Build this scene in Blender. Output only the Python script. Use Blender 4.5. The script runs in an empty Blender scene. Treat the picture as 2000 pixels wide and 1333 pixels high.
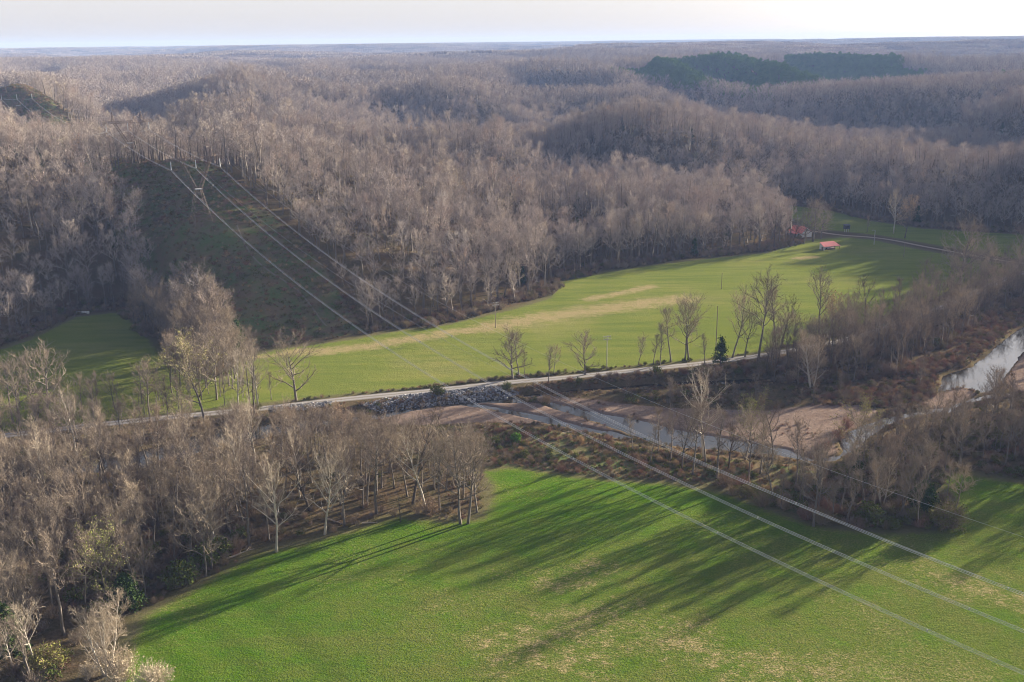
import bpy, math, random
import numpy as np
from mathutils import Vector, Matrix

# ---------------------------------------------------------------- camera, sky, sun, exposure
sc = bpy.context.scene
C = sc.collection
R = math.radians
CAMZ, FPX, PITCH, ROLL = 120.0, 2000.0, R(16.28), R(0.69)
fw = Vector((0, math.cos(PITCH), -math.sin(PITCH)))
rt0, up0 = Vector((1, 0, 0)), Vector((0, math.sin(PITCH), math.cos(PITCH)))
rt = rt0*math.cos(ROLL) - up0*math.sin(ROLL)
up = up0*math.cos(ROLL) + rt0*math.sin(ROLL)
cam = bpy.data.cameras.new('camera')
cam.sensor_width = 36; cam.lens = 36*FPX/2000
cam.clip_start = 1; cam.clip_end = 60000
co = bpy.data.objects.new('camera', cam); C.objects.link(co)
M = Matrix((rt, up, -fw)).transposed().to_4x4(); M.translation = (0, 0, CAMZ)
co.matrix_world = M
sc.camera = co

SUN_AZ, SUN_EL = R(53), R(12.3)
w = bpy.data.worlds.new('World'); sc.world = w; w.use_nodes = True
nt = w.node_tree
bg = nt.nodes['Background']
sky = nt.nodes.new('ShaderNodeTexSky'); sky.sky_type = 'NISHITA'; sky.sun_disc = False
sky.sun_elevation = SUN_EL; sky.sun_rotation = SUN_AZ
sky.altitude = 0; sky.air_density = 1.2; sky.dust_density = 0.4; sky.ozone_density = 3.0
veil = nt.nodes.new('ShaderNodeMix'); veil.data_type = 'RGBA'; veil.inputs[0].default_value = .85   # thin high cloud
nt.links.new(sky.outputs[0], veil.inputs[6]); 
tc = nt.nodes.new('ShaderNodeTexCoord'); sx = nt.nodes.new('ShaderNodeSeparateXYZ'); vr = nt.nodes.new('ShaderNodeValToRGB')
nt.links.new(tc.outputs['Generated'], sx.inputs[0]); nt.links.new(sx.outputs[2], vr.inputs[0]); nt.links.new(vr.outputs[0], veil.inputs[7])
el = vr.color_ramp.elements; el.new(.12); el.new(.35)
for e_, (p_, c_) in zip(el, ((0, (3.9, 3.7, 3.8)), (.04, (4.7, 4.5, 4.6)), (.33, (2.3, 2.3, 2.6)), (1, (.35, .5, 1.0)))): e_.position = p_; e_.color = (*c_, 1)
dp = nt.nodes.new('ShaderNodeVectorMath'); dp.operation = 'DOT_PRODUCT'; nt.links.new(tc.outputs['Generated'], dp.inputs[0])   # bright aureole round the sun
dp.inputs[1].default_value = (math.sin(SUN_AZ)*math.cos(SUN_EL), math.cos(SUN_AZ)*math.cos(SUN_EL), math.sin(SUN_EL))
m1 = nt.nodes.new('ShaderNodeMath'); m1.operation = 'MAXIMUM'; nt.links.new(dp.outputs['Value'], m1.inputs[0]); m1.inputs[1].default_value = 0
m2 = nt.nodes.new('ShaderNodeMath'); m2.operation = 'POWER'; nt.links.new(m1.outputs[0], m2.inputs[0]); m2.inputs[1].default_value = 9
au = nt.nodes.new('ShaderNodeMix'); au.data_type = 'RGBA'; au.blend_type = 'ADD'; nt.links.new(m2.outputs[0], au.inputs[0]); nt.links.new(veil.outputs[2], au.inputs[6]); au.inputs[7].default_value = (13, 11.8, 11, 1)
nt.links.new(au.outputs[2], bg.inputs[0]); bg.inputs[1].default_value = 0.046
sl = bpy.data.lights.new('sun', 'SUN'); sl.energy = 5.0; sl.angle = R(0.6); sl.color = (1.0, .87, .69)
so = bpy.data.objects.new('sun', sl); C.objects.link(so)
sd = Vector((math.sin(SUN_AZ)*math.cos(SUN_EL), math.cos(SUN_AZ)*math.cos(SUN_EL), math.sin(SUN_EL)))
so.rotation_euler = sd.to_track_quat('Z', 'Y').to_euler(); so.location = (300, 200, 300)
sc.view_settings.view_transform = 'Standard'; sc.view_settings.look = 'None'
sc.view_settings.exposure = 1.98; sc.view_settings.gamma = 1
sc.render.engine = 'CYCLES'
cy = sc.cycles
cy.max_bounces = 4; cy.diffuse_bounces = 2; cy.glossy_bounces = 2; cy.transmission_bounces = 2
cy.transparent_max_bounces = 6; cy.volume_bounces = 0; cy.use_denoising = True; cy.filter_width = 1.05
cy.use_fast_gi = False; cy.caustics_reflective = False; cy.caustics_refractive = False

rng = np.random.default_rng(7)
random.seed(7)

# ---------------------------------------------------------------- helpers
RT, UP, FW = np.array(rt), np.array(up), np.array(fw)
def ray(u, v):
    return FW + RT*(u-1000)/FPX - UP*(v-666.5)/FPX
def P(u, v, z=0.0):                      # photograph pixel -> point on the level z
    d = ray(u, v); t = (z-CAMZ)/d[2]
    return (d[0]*t, d[1]*t)
def PY(u, v, Y, dz=0.0):                 # photograph pixel -> point at forward distance Y
    d = ray(u, v); t = Y/d[1]
    return (d[0]*t, Y, CAMZ+d[2]*t-dz)
def PP(pts, z=0.0): return [P(a, b, z) for a, b in pts]
def project(x, y, z):
    q = np.stack([x, y, np.asarray(z)-CAMZ], -1)
    dep = q@FW
    return 1000+FPX*(q@RT)/dep, 666.5-FPX*(q@UP)/dep, dep

_tab = np.random.default_rng(3).random((6, 256, 256))
def vnoise(x, y, sc_, seed=0):
    x = np.asarray(x)/sc_+37.3*seed; y = np.asarray(y)/sc_+11.7*seed
    xi = np.floor(x).astype(int); yi = np.floor(y).astype(int)
    fx = x-xi; fy = y-yi; fx = fx*fx*(3-2*fx); fy = fy*fy*(3-2*fy)
    t = _tab[seed % 6]; a = xi & 255; b = yi & 255; a1 = (a+1) & 255; b1 = (b+1) & 255
    return (t[a, b]*(1-fx)+t[a1, b]*fx)*(1-fy)+(t[a, b1]*(1-fx)+t[a1, b1]*fx)*fy
def fbm(x, y, sc_, seed=0, octv=3):
    s = 0; a = .5; n = 0
    for k in range(octv):
        s = s+a*(vnoise(x, y, sc_/2**k, seed+k)-.5); n += a; a *= .5
    return s/n*2
def sstep(a, b, x):
    t = np.clip((x-a)/(b-a), 0, 1); return t*t*(3-2*t)
def sdf(x, y, poly):                     # signed distance, negative inside
    x = np.asarray(x, float); y = np.asarray(y, float)
    n = len(poly); best = np.full(x.shape, 1e18); ins = np.zeros(x.shape, bool)
    for i in range(n):
        ax, ay = poly[i]; bx, by = poly[(i+1) % n]
        ex, ey = bx-ax, by-ay; wx, wy = x-ax, y-ay
        t = np.clip((wx*ex+wy*ey)/(ex*ex+ey*ey+1e-9), 0, 1)
        d = (wx-ex*t)**2+(wy-ey*t)**2; best = np.minimum(best, d)
        if ay != by:
            c = ((ay > y) != (by > y)) & (x < (bx-ax)*(y-ay)/(by-ay)+ax)
            ins ^= c
    return np.where(ins, -1, 1)*np.sqrt(best)
def pdist(x, y, line):
    best = np.full(np.shape(x), 1e18)
    for (ax, ay), (bx, by) in zip(line[:-1], line[1:]):
        ex, ey = bx-ax, by-ay; wx, wy = x-ax, y-ay
        t = np.clip((wx*ex+wy*ey)/(ex*ex+ey*ey+1e-9), 0, 1)
        best = np.minimum(best, (wx-ex*t)**2+(wy-ey*t)**2)
    return np.sqrt(best)
def inside(x, y, poly): return sdf(x, y, poly) < 0
def tag(o, label=None, cat=None, group=None, kind=None):
    if label: o['label'] = label
    if cat: o['category'] = cat
    if group: o['group'] = group
    if kind: o['kind'] = kind
    return o
def mesh_obj(name, me, parent=None, link=True):
    o = bpy.data.objects.new(name, me)
    if link: C.objects.link(o)
    if parent is not None: o.parent = parent
    return o
def empty(name, loc, rz=0):
    o = bpy.data.objects.new(name, None); C.objects.link(o); o.location = loc; o.rotation_euler = (0, 0, rz)
    o.empty_display_size = .5
    return o
def np_mesh(name, V, F, mats, mi=None, smooth=False):
    """V (n,3); F list of arrays (m,k); mats list; mi list of material index per array"""
    me = bpy.data.meshes.new(name)
    V = np.asarray(V, np.float32)
    me.vertices.add(len(V)); me.vertices.foreach_set('co', V.ravel())
    tot = sum(len(f) for f in F); loops = np.concatenate([np.asarray(f).ravel() for f in F]) if tot else np.zeros(0)
    sizes = np.concatenate([np.full(len(f), f.shape[1]) for f in F])
    me.loops.add(len(loops)); me.loops.foreach_set('vertex_index', loops.astype(np.int32))
    me.polygons.add(tot); st = np.concatenate([[0], np.cumsum(sizes)[:-1]])
    me.polygons.foreach_set('loop_start', st.astype(np.int32))
    for m in mats: me.materials.append(m)
    if mi is not None:
        me.polygons.foreach_set('material_index', np.concatenate([np.full(len(f), k) for f, k in zip(F, mi)]).astype(np.int32))
    me.polygons.foreach_set('use_smooth', np.full(tot, smooth))
    me.update(calc_edges=True); me.validate()
    return me

class MB:                                # small mesh collector
    def __init__(s): s.V = []; s.Q = []; s.T = []; s.n = 0
    def add(s, v, q=None, t=None):
        v = np.asarray(v, float)
        if q is not None and len(q): s.Q.append(np.asarray(q)+s.n)
        if t is not None and len(t): s.T.append(np.asarray(t)+s.n)
        s.V.append(v); s.n += len(v)
    def box(s, c, d, rz=0):
        c = np.array(c, float); h = np.array(d, float)/2
        v = np.array([[x, y, z] for x in (-1, 1) for y in (-1, 1) for z in (-1, 1)])*h
        cr, sr = math.cos(rz), math.sin(rz)
        v = np.stack([v[:, 0]*cr-v[:, 1]*sr, v[:, 0]*sr+v[:, 1]*cr, v[:, 2]], 1)+c
        s.add(v, [[0, 1, 3, 2], [4, 6, 7, 5], [0, 4, 5, 1], [2, 3, 7, 6], [0, 2, 6, 4], [1, 5, 7, 3]])
    def tube(s, pts, rad, n=6):
        pts = np.asarray(pts, float); rad = np.broadcast_to(rad, (len(pts),))
        d = np.gradient(pts, axis=0); d /= np.linalg.norm(d, axis=1)[:, None]+1e-9
        ref = np.array([0, 0, 1.]) if abs(d[0, 2]) < .9 else np.array([1., 0, 0])
        a = np.cross(d, ref); a /= np.linalg.norm(a, axis=1)[:, None]; b = np.cross(d, a)
        th = np.arange(n)*2*math.pi/n
        v = pts[:, None]+rad[:, None, None]*(a[:, None]*np.cos(th)[None, :, None]+b[:, None]*np.sin(th)[None, :, None])
        m = len(pts); i = np.arange(m-1)[:, None]*n+np.arange(n)[None]; j = np.arange(m-1)[:, None]*n+(np.arange(n)[None]+1) % n
        q = np.stack([i, j, j+n, i+n], -1).reshape(-1, 4)
        s.add(v.reshape(-1, 3), q)
        c0 = s.n
        s.add(pts[[0, -1]], None, None)
        base = c0-m*n
        t = [[base+(k+1) % n, base+k, c0] for k in range(n)]+[[base+(m-1)*n+k, base+(m-1)*n+(k+1) % n, c0+1] for k in range(n)]
        s.T.append(np.array(t))
    def bar(s, a, b, r, n=4): s.tube([a, b], [r, r], n)
    def slivers(s, p0, p1, wd, rg):      # thin flat twigs: base width wd, pointed tip
        p0 = np.asarray(p0); p1 = np.asarray(p1); d = p1-p0
        r = rg.normal(size=d.shape); sd_ = np.cross(d, r); sd_ /= np.linalg.norm(sd_, axis=1)[:, None]+1e-9
        sd_ = sd_*(np.broadcast_to(wd, (len(p0),))[:, None]*.5)
        v = np.stack([p0-sd_, p0+sd_, p1], 1).reshape(-1, 3)
        t = np.arange(len(p0)*3).reshape(-1, 3); s.add(v, None, t)
    def leaves(s, c, size, rg, flat=0.0):
        n = len(c); a = rg.normal(size=(n, 3)); a /= np.linalg.norm(a, axis=1)[:, None]
        r = rg.normal(size=(n, 3)); b = np.cross(a, r); b /= np.linalg.norm(b, axis=1)[:, None]
        sz = np.broadcast_to(size, (n,))[:, None]*(.6+.8*rg.random((n, 1)))
        a = a*sz; b = b*sz*.7
        v = np.stack([c-a*.5, c+b*.5, c+a*.5, c-b*.5], 1).reshape(-1, 3)
        s.add(v, np.arange(n*4).reshape(-1, 4))
    def mesh(s, name, mat, smooth=False):
        F = []
        if s.Q: F.append(np.concatenate(s.Q))
        if s.T: F.append(np.concatenate(s.T))
        return np_mesh(name, np.concatenate(s.V), F, [mat], None, smooth)
    def build(s, name, mat, parent=None, smooth=False):
        return mesh_obj(name, s.mesh(name, mat, smooth), parent)

# ---------------------------------------------------------------- materials
class N:
    def __init__(s, name):
        s.m = bpy.data.materials.new(name); s.m.use_nodes = True; s.t = s.m.node_tree
        s.p = s.t.nodes['Principled BSDF']; s.p.inputs['Roughness'].default_value = .9
        s.p.inputs['Specular IOR Level'].default_value = 0
    def node(s, typ, **kw):
        n = s.t.nodes.new(typ)
        for k, v in kw.items(): setattr(n, k, v)
        return n
    def ln(s, a, b): s.t.links.new(a, b)
    def pos(s):
        if not hasattr(s, '_pos'):
            s._pos = s.node('ShaderNodeNewGeometry').outputs['Position']
        return s._pos
    def noise(s, scale, det=3, rough=.6, vec=None, dist=0, stretch=None):
        n = s.node('ShaderNodeTexNoise'); n.inputs['Scale'].default_value = scale
        n.inputs['Detail'].default_value = det; n.inputs['Roughness'].default_value = rough; n.inputs['Distortion'].default_value = dist
        v = vec if vec is not None else s.pos()
        if stretch:
            mp = s.node('ShaderNodeMapping'); mp.inputs['Rotation'].default_value = (0, 0, stretch[0]); mp.inputs['Scale'].default_value = (stretch[1], stretch[2], 1)
            s.ln(v, mp.inputs[0]); v = mp.outputs[0]
        s.ln(v, n.inputs['Vector']); return n.outputs['Fac']
    def ramp(s, fac, stops):
        r = s.node('ShaderNodeValToRGB'); e = r.color_ramp.elements
        while len(e) < len(stops): e.new(.5)
        for el, (p, c) in zip(e, stops):
            el.position = p; el.color = (c if len(c) == 4 else (*c, 1)) if not isinstance(c, (int, float)) else (c, c, c, 1)
        s.ln(fac, r.inputs[0]); return r.outputs[0]
    def mix(s, fac, a, b, mode='MIX'):
        n = s.node('ShaderNodeMix', data_type='RGBA', blend_type=mode)
        for sock, v in ((n.inputs[0], fac), (n.inputs[6], a), (n.inputs[7], b)):
            if hasattr(v, 'links'): s.ln(v, sock)
            elif isinstance(v, (int, float)): sock.default_value = v if sock is n.inputs[0] else (v, v, v, 1)
            else: sock.default_value = (*v, 1)
        return n.outputs[2]
    def math(s, op, a, b=None, clamp=False):
        n = s.node('ShaderNodeMath', operation=op, use_clamp=clamp)
        for i, v in enumerate((a, b)):
            if v is None: continue
            if hasattr(v, 'links'): s.ln(v, n.inputs[i])
            else: n.inputs[i].default_value = v
        return n.outputs[0]
    def attr(s, name):
        n = s.node('ShaderNodeAttribute', attribute_name=name); return n
    def bump(s, h, strength, dist):
        b = s.node('ShaderNodeBump'); b.inputs['Strength'].default_value = strength; b.inputs['Distance'].default_value = dist
        s.ln(h, b.inputs['Height']); s.ln(b.outputs[0], s.p.inputs['Normal'])
    def col(s, c):
        if hasattr(c, 'links'): s.ln(c, s.p.inputs['Base Color'])
        else: s.p.inputs['Base Color'].default_value = (*c, 1)
        return s
    def rnd(s): return s.node('ShaderNodeObjectInfo').outputs['Random']

def simple(name, c, rough=.8, metal=0, var=.15, scale=2.0, spec=.3):
    n = N(name); f = n.noise(scale, 4)
    n.col(n.mix(f, tuple(x*(1-var) for x in c), tuple(min(1, x*(1+var)) for x in c)))
    n.p.inputs['Roughness'].default_value = rough; n.p.inputs['Metallic'].default_value = metal
    n.p.inputs['Specular IOR Level'].default_value = spec
    return n.m

def twig_mat(name, stops):
    n = N(name); n.col(n.ramp(n.rnd(), stops)); return n.m
M_twig = twig_mat('twigs', [(0, (.24, .21, .20)), (.2, (.40, .35, .315)), (.4, (.30, .265, .255)), (.6, (.49, .43, .375)), (.8, (.35, .285, .255)), (1, (.45, .41, .39))])
M_twig_near = twig_mat('brown_twigs', [(0, (.23, .19, .155)), (.3, (.31, .26, .205)), (.6, (.20, .165, .14)), (.85, (.38, .32, .245)), (1, (.28, .22, .175))])
M_bark = simple('bark', (.165, .145, .125), var=.35, scale=.8)
M_twig_pale = twig_mat('pale_twigs', [(0, (.38, .32, .25)), (1, (.46, .40, .32))])
M_bark_pale = simple('pale_bark', (.50, .46, .40), var=.25, scale=1.0)
M_twig_dark = twig_mat('dark_twigs', [(0, (.14, .11, .09)), (1, (.20, .155, .125))])
M_bark_dark = simple('dark_bark', (.10, .085, .075), var=.3)
M_bud = twig_mat('buds', [(0, (.30, .32, .09)), (.5, (.36, .34, .13)), (1, (.26, .30, .08))])
M_olive = twig_mat('olive_buds', [(0, (.17, .17, .06)), (1, (.24, .25, .07))])
M_tan = twig_mat('tan_leaves', [(0, (.50, .36, .20)), (1, (.56, .40, .27))])
M_cream = twig_mat('cream_blossom', [(0, (.50, .42, .31)), (1, (.54, .46, .34))])
M_rust = twig_mat('rust_leaves', [(0, (.42, .17, .07)), (1, (.38, .20, .08))])
M_green = twig_mat('evergreen_needles', [(0, (.040, .070, .022)), (1, (.060, .095, .030))])
M_pine = twig_mat('pine_needles', [(0, (.11, .19, .055)), (.5, (.15, .24, .07)), (1, (.12, .19, .06))])
M_shrub = twig_mat('shrub_twigs', [(0, (.22, .16, .12)), (.4, (.28, .21, .155)), (.7, (.19, .17, .09)), (1, (.32, .24, .17))])
M_shrub_red = twig_mat('red_brown_stems', [(0, (.25, .15, .11)), (1, (.30, .19, .14))])
M_shrub_green = twig_mat('green_shrub_leaves', [(0, (.09, .12, .03)), (1, (.14, .155, .045))])
M_bright = twig_mat('bright_green_leaves', [(0, (.10, .22, .03)), (1, (.12, .25, .04))])
M_straw = twig_mat('straw_stems', [(0, (.42, .31, .19)), (1, (.36, .27, .16))])

# ---------------------------------------------------------------- layout from the photograph
def wp(*a): return list(a)
valley = (PP([(-250, 740), (0, 674), (60, 655), (150, 612), (230, 603), (290, 640), (345, 680), (400, 688), (470, 682), (540, 676), (600, 668), (700, 655),
              (760, 640), (830, 633), (900, 618), (960, 604), (1060, 575), (1095, 545), (1180, 525), (1300, 510), (1400, 498), (1500, 488), (1550, 474), (1552, 450),
              (1500, 420), (1540, 400), (1620, 408), (1700, 428), (1800, 443), (2000, 455), (2300, 475), (2700, 500)]) + [(900, 300), (900, -400), (-900, -400), (-700, 100), (-420, 330)])
WZ = -1.7
river = PP([(2080, 590), (2000, 633), (1970, 655), (1917, 698), (1892, 716), (1836, 734), (1834, 752), (1828, 768), (1858, 764), (1878, 758), (1900, 762), (1912, 771), (1935, 768), (1962, 745), (1966, 736), (1996, 694), (2080, 640)], WZ)
river2 = PP([(1935, 768), (1960, 770), (1972, 764), (1985, 772), (1945, 778), (1902, 786), (1862, 800), (1858, 812), (1850, 812), (1846, 798), (1870, 786), (1905, 776)], WZ)
side = PP([(1800, 800), (1850, 797), (1846, 806), (1760, 822), (1725, 838), (1700, 856), (1675, 880), (1652, 892), (1630, 896), (1640, 882), (1632, 862), (1650, 845), (1690, 828), (1740, 812)], WZ)
pool = PP([(1052, 781), (1080, 785), (1130, 798), (1230, 816), (1300, 832), (1380, 850), (1480, 866), (1540, 878), (1585, 896), (1635, 888), (1655, 892), (1630, 905), (1580, 902), (1540, 897), (1480, 888), (1400, 882), (1340, 878), (1280, 868), (1210, 844), (1195, 838), (1150, 823), (1100, 807), (1065, 796)], WZ)
low = PP([(430, 835), (560, 822), (715, 812), (745, 803), (800, 795), (860, 789), (920, 784), (1005, 775), (1035, 790), (985, 789), (935, 789), (975, 795), (1030, 806), (1090, 818), (1140, 833), (1205, 843), (1250, 858), (1215, 860), (1130, 842), (1075, 831), (1010, 815), (960, 803), (900, 794), (860, 797), (800, 806), (770, 814), (715, 824), (600, 840), (500, 862), (420, 880), (330, 905), (240, 925), (120, 935), (0, 950), (-150, 960), (-150, 930), (0, 920), (120, 905), (230, 890), (330, 862)], WZ)
back = PP([(1005, 772), (1060, 768), (1108, 762), (1165, 757), (1230, 752), (1285, 748), (1345, 744), (1440, 741), (1540, 738), (1640, 735), (1700, 728), (1700, 733), (1600, 742), (1500, 744), (1440, 752), (1345, 754), (1285, 757), (1200, 763), (1110, 768), (1060, 776), (1020, 778)], WZ)
waters = [river, river2, side, pool, low, back]
bar_main = PP([(1040, 772), (1100, 775), (1170, 782), (1230, 790), (1300, 797), (1400, 800), (1500, 802), (1600, 790), (1680, 792), (1720, 805), (1690, 826), (1650, 843), (1630, 862), (1636, 885), (1590, 897), (1530, 880), (1440, 862), (1340, 845), (1230, 818), (1130, 798), (1050, 783)], -1.2)
bar_low = PP([(740, 806), (800, 800), (900, 790), (950, 800), (1020, 812), (1075, 828), (960, 824), (880, 828), (800, 830), (740, 828)], -1.2)
bar_mid = PP([(900, 784), (1000, 780), (1060, 790), (1150, 822), (1210, 845), (1130, 835), (1030, 808), (950, 792)], -1.2)
bar_r1 = PP([(1800, 790), (1830, 768), (1880, 757), (1912, 770), (1880, 782), (1860, 800), (1830, 800)], -1.2)
bar_r2 = PP([(1962, 742), (1997, 692), (2080, 645), (2120, 760), (1985, 765)], -1.2)
bars = [bar_main, bar_low, bar_mid, bar_r1, bar_r2]
flood = PP([(-200, 925), (0, 912), (240, 882), (420, 828), (560, 814), (715, 802), (800, 790), (900, 780), (1000, 768), (1060, 762), (1165, 752), (1285, 744), (1440, 736), (1640, 728), (1790, 735), (1834, 728), (1892, 708), (1970, 645), (2080, 575),
            (2200, 640), (2150, 790), (1990, 790), (1900, 800), (1840, 825), (1760, 838), (1715, 862), (1680, 895), (1640, 912), (1560, 912), (1400, 893), (1250, 870), (1130, 852), (1050, 838), (960, 830), (870, 836), (760, 838), (600, 850), (420, 892), (240, 935), (0, 965), (-200, 980)], -1.0)
road = PP([(-150, 868), (90, 842), (150, 834), (260, 823), (400, 809), (520, 797), (600, 788), (700, 777.5), (800, 768), (900, 757), (1000, 746), (1100, 738.5), (1200, 728), (1300, 718), (1400, 707), (1480, 696), (1560, 683), (1640, 668), (1720, 646), (1800, 618), (1880, 584), (1950, 550), (2010, 528), (2100, 520)])
track = PP([(1590, 452), (1640, 460), (1700, 463), (1750, 470), (1790, 479), (1850, 490), (1920, 503), (1985, 514), (2080, 522)])
field_fg = PP([(150, 1400), (235, 1333), (262, 1250), (285, 1205), (330, 1180), (420, 1128), (500, 1085), (600, 1062), (700, 1035), (780, 1012), (870, 1022), (940, 1016), (962, 985), (966, 950), (945, 922), (1000, 914), (1100, 930), (1200, 940), (1300, 945), (1400, 962), (1480, 990), (1560, 1020), (1640, 1038), (1750, 1045), (1850, 1038), (1880, 1010), (1868, 975), (1840, 945), (1860, 925), (2000, 945), (2150, 965)]) + [(700, 200), (700, -300), (-60, -300), (-40, 120)]
field_mid = PP([(-250, 745), (0, 684), (60, 664), (150, 620), (230, 611), (270, 640), (310, 690), (350, 725), (420, 735), (480, 700), (540, 684), (600, 676), (700, 662), (770, 648), (850, 640), (930, 622), (1000, 606), (1075, 583), (1105, 548), (1200, 530), (1300, 516), (1400, 504), (1500, 495), (1545, 480), (1590, 468), (1640, 464), (1700, 468), (1780, 485), (1900, 507), (2000, 522), (2040, 530), (1950, 545), (1880, 576), (1800, 606), (1720, 634), (1640, 658), (1560, 675), (1480, 688), (1400, 699), (1300, 709), (1200, 718), (1100, 727), (1000, 733), (900, 743), (800, 757), (700, 767), (600, 777), (500, 788), (400, 800), (260, 815), (90, 833), (-150, 858)])
field_far = PP([(1545, 402), (1620, 412), (1700, 432), (1800, 447), (2000, 459), (2150, 466), (2150, 515), (2000, 508), (1900, 492), (1800, 474), (1720, 460), (1640, 452), (1590, 447), (1545, 425)])
brush = PP([(865, 838), (960, 828), (1050, 838), (1150, 852), (1250, 872), (1330, 886), (1400, 895), (1560, 914), (1600, 925), (1560, 1005), (1480, 980), (1400, 950), (1300, 938), (1200, 934), (1100, 925), (1000, 910), (940, 916), (900, 880)])
T1 = np.array([-153.1, 503.7]); LD = np.array([-.5592, .8290]); LN = np.array([.8290, .5592])
def along(s): return T1+LD*s          # s<0 comes towards the camera
T2, T3, T4 = along(121), along(480), along(820)
def line_coords(x, y):
    dx, dy = x-T1[0], y-T1[1]; return dx*LD[0]+dy*LD[1], dx*LN[0]+dy*LN[1]

ctrl = []
def cz(x, y, z): ctrl.append((x, y, z))
def cp(u, v, Y, canopy=20): ctrl.append(PY(u, v, Y, canopy))
for a in [(0, 235, 560), (60, 240, 590), (140, 255, 600), (200, 275, 590), (240, 330, 560), (300, 375, 525), (345, 430, 475), (100, 400, 500), (200, 500, 465), (-300, 220, 520),
          (300, 258, 680), (400, 265, 640), (500, 262, 660), (600, 265, 660), (700, 280, 650), (850, 290, 660), (1000, 320, 660), (1200, 350, 670), (1400, 395, 640),
          (900, 500, 475), (900, 400, 555), (700, 400, 490), (1100, 420, 590), (1250, 420, 610), (780, 330, 590),
          (1600, 305, 840), (1600, 250, 910), (1600, 200, 1040), (1600, 160, 1350), (1850, 310, 780), (1900, 250, 860), (1950, 200, 1000), (1950, 150, 1400), (1300, 335, 800), (1300, 250, 930), (1300, 180, 1200),
          (1000, 300, 800), (1000, 250, 870), (1000, 200, 1020), (1000, 150, 1450), (850, 240, 880), (760, 120, 1350), (650, 135, 1300), (650, 200, 1000), (650, 255, 800),
          (400, 200, 950), (400, 128, 1250), (300, 122, 1200), (150, 150, 1150), (150, 200, 880), (240, 245, 720), (450, 168, 900), (0, 160, 1000),
          (1200, 135, 1800), (1450, 108, 2000), (1640, 108, 2000), (1780, 142, 1800), (1900, 120, 2500), (1000, 128, 2200), (1000, 108, 3500), (300, 110, 2200), (0, 115, 2500), (600, 112, 2500), (1500, 105, 3000)]:
    cp(*a)
for a in [(450, 500, 470), (600, 600, 440), (500, 420, 515), (430, 370, 540), (300, 320, 580), (700, 600, 442), (380, 560, 445), (385, 415, 504), (60, 235, 830), (20, 200, 900)]:
    cp(*a, 0)
for a in [(-300, 700, 40), (-100, 790, 24), (50, 780, 12), (150, 770, 5), (-226, 608, 55), (460, 800, 62), (520, 720, 62), (620, 900, 85), (800, 700, 90), (900, 1500, 80), (-700, 500, 60), (-600, 1000, 60), (-900, 1600, 70),
          (1800, 3000, 75), (-1800, 3000, 60), (0, 4500, 75), (420, 640, 12), (450, 560, 0), (-420, 420, 20), (2500, 1500, 80), (-2500, 1000, 60)]:
    cz(*a)
cz(-290, 1060, 34); cz(-190, 735, 20); cz(-60, 730, 20); cz(-80, 1050, 35)
ctrl = np.array(ctrl)
def _k(r2): return np.sqrt(r2+20.0**2)
_n = len(ctrl)
_A = np.zeros((_n+3, _n+3)); _d = ctrl[:, None, :2]-ctrl[None, :, :2]
_A[:_n, :_n] = _k((_d**2).sum(-1)) + np.eye(_n)*(-3.0)
_A[:_n, _n:] = np.c_[np.ones(_n), ctrl[:, :2]]; _A[_n:, :_n] = _A[:_n, _n:].T
_w = np.linalg.solve(_A, np.r_[ctrl[:, 2], 0, 0, 0])
def rbf(x, y):
    z = _w[_n]+_w[_n+1]*x+_w[_n+2]*y
    for i in range(_n): z = z+_w[i]*_k((x-ctrl[i, 0])**2+(y-ctrl[i, 1])**2)
    return z
VALES = [([(-520, 930), (-370, 830), (-240, 745), (-110, 725), (30, 740)], -30, 55), ([(-470, 1040), (-330, 920), (-180, 860), (-90, 800)], 14, 50), ([(-560, 1150), (-330, 1060), (-150, 990), (10, 930), (60, 860)], -26, 65),
         ([(150, 1250), (330, 1160), (560, 1180)], -26, 80), ([(-500, 1600), (0, 1480), (450, 1500), (900, 1650)], -20, 120), ([(200, 1000), (270, 880)], -12, 55), ([(380, 1050), (400, 860)], -15, 50)]
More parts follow.
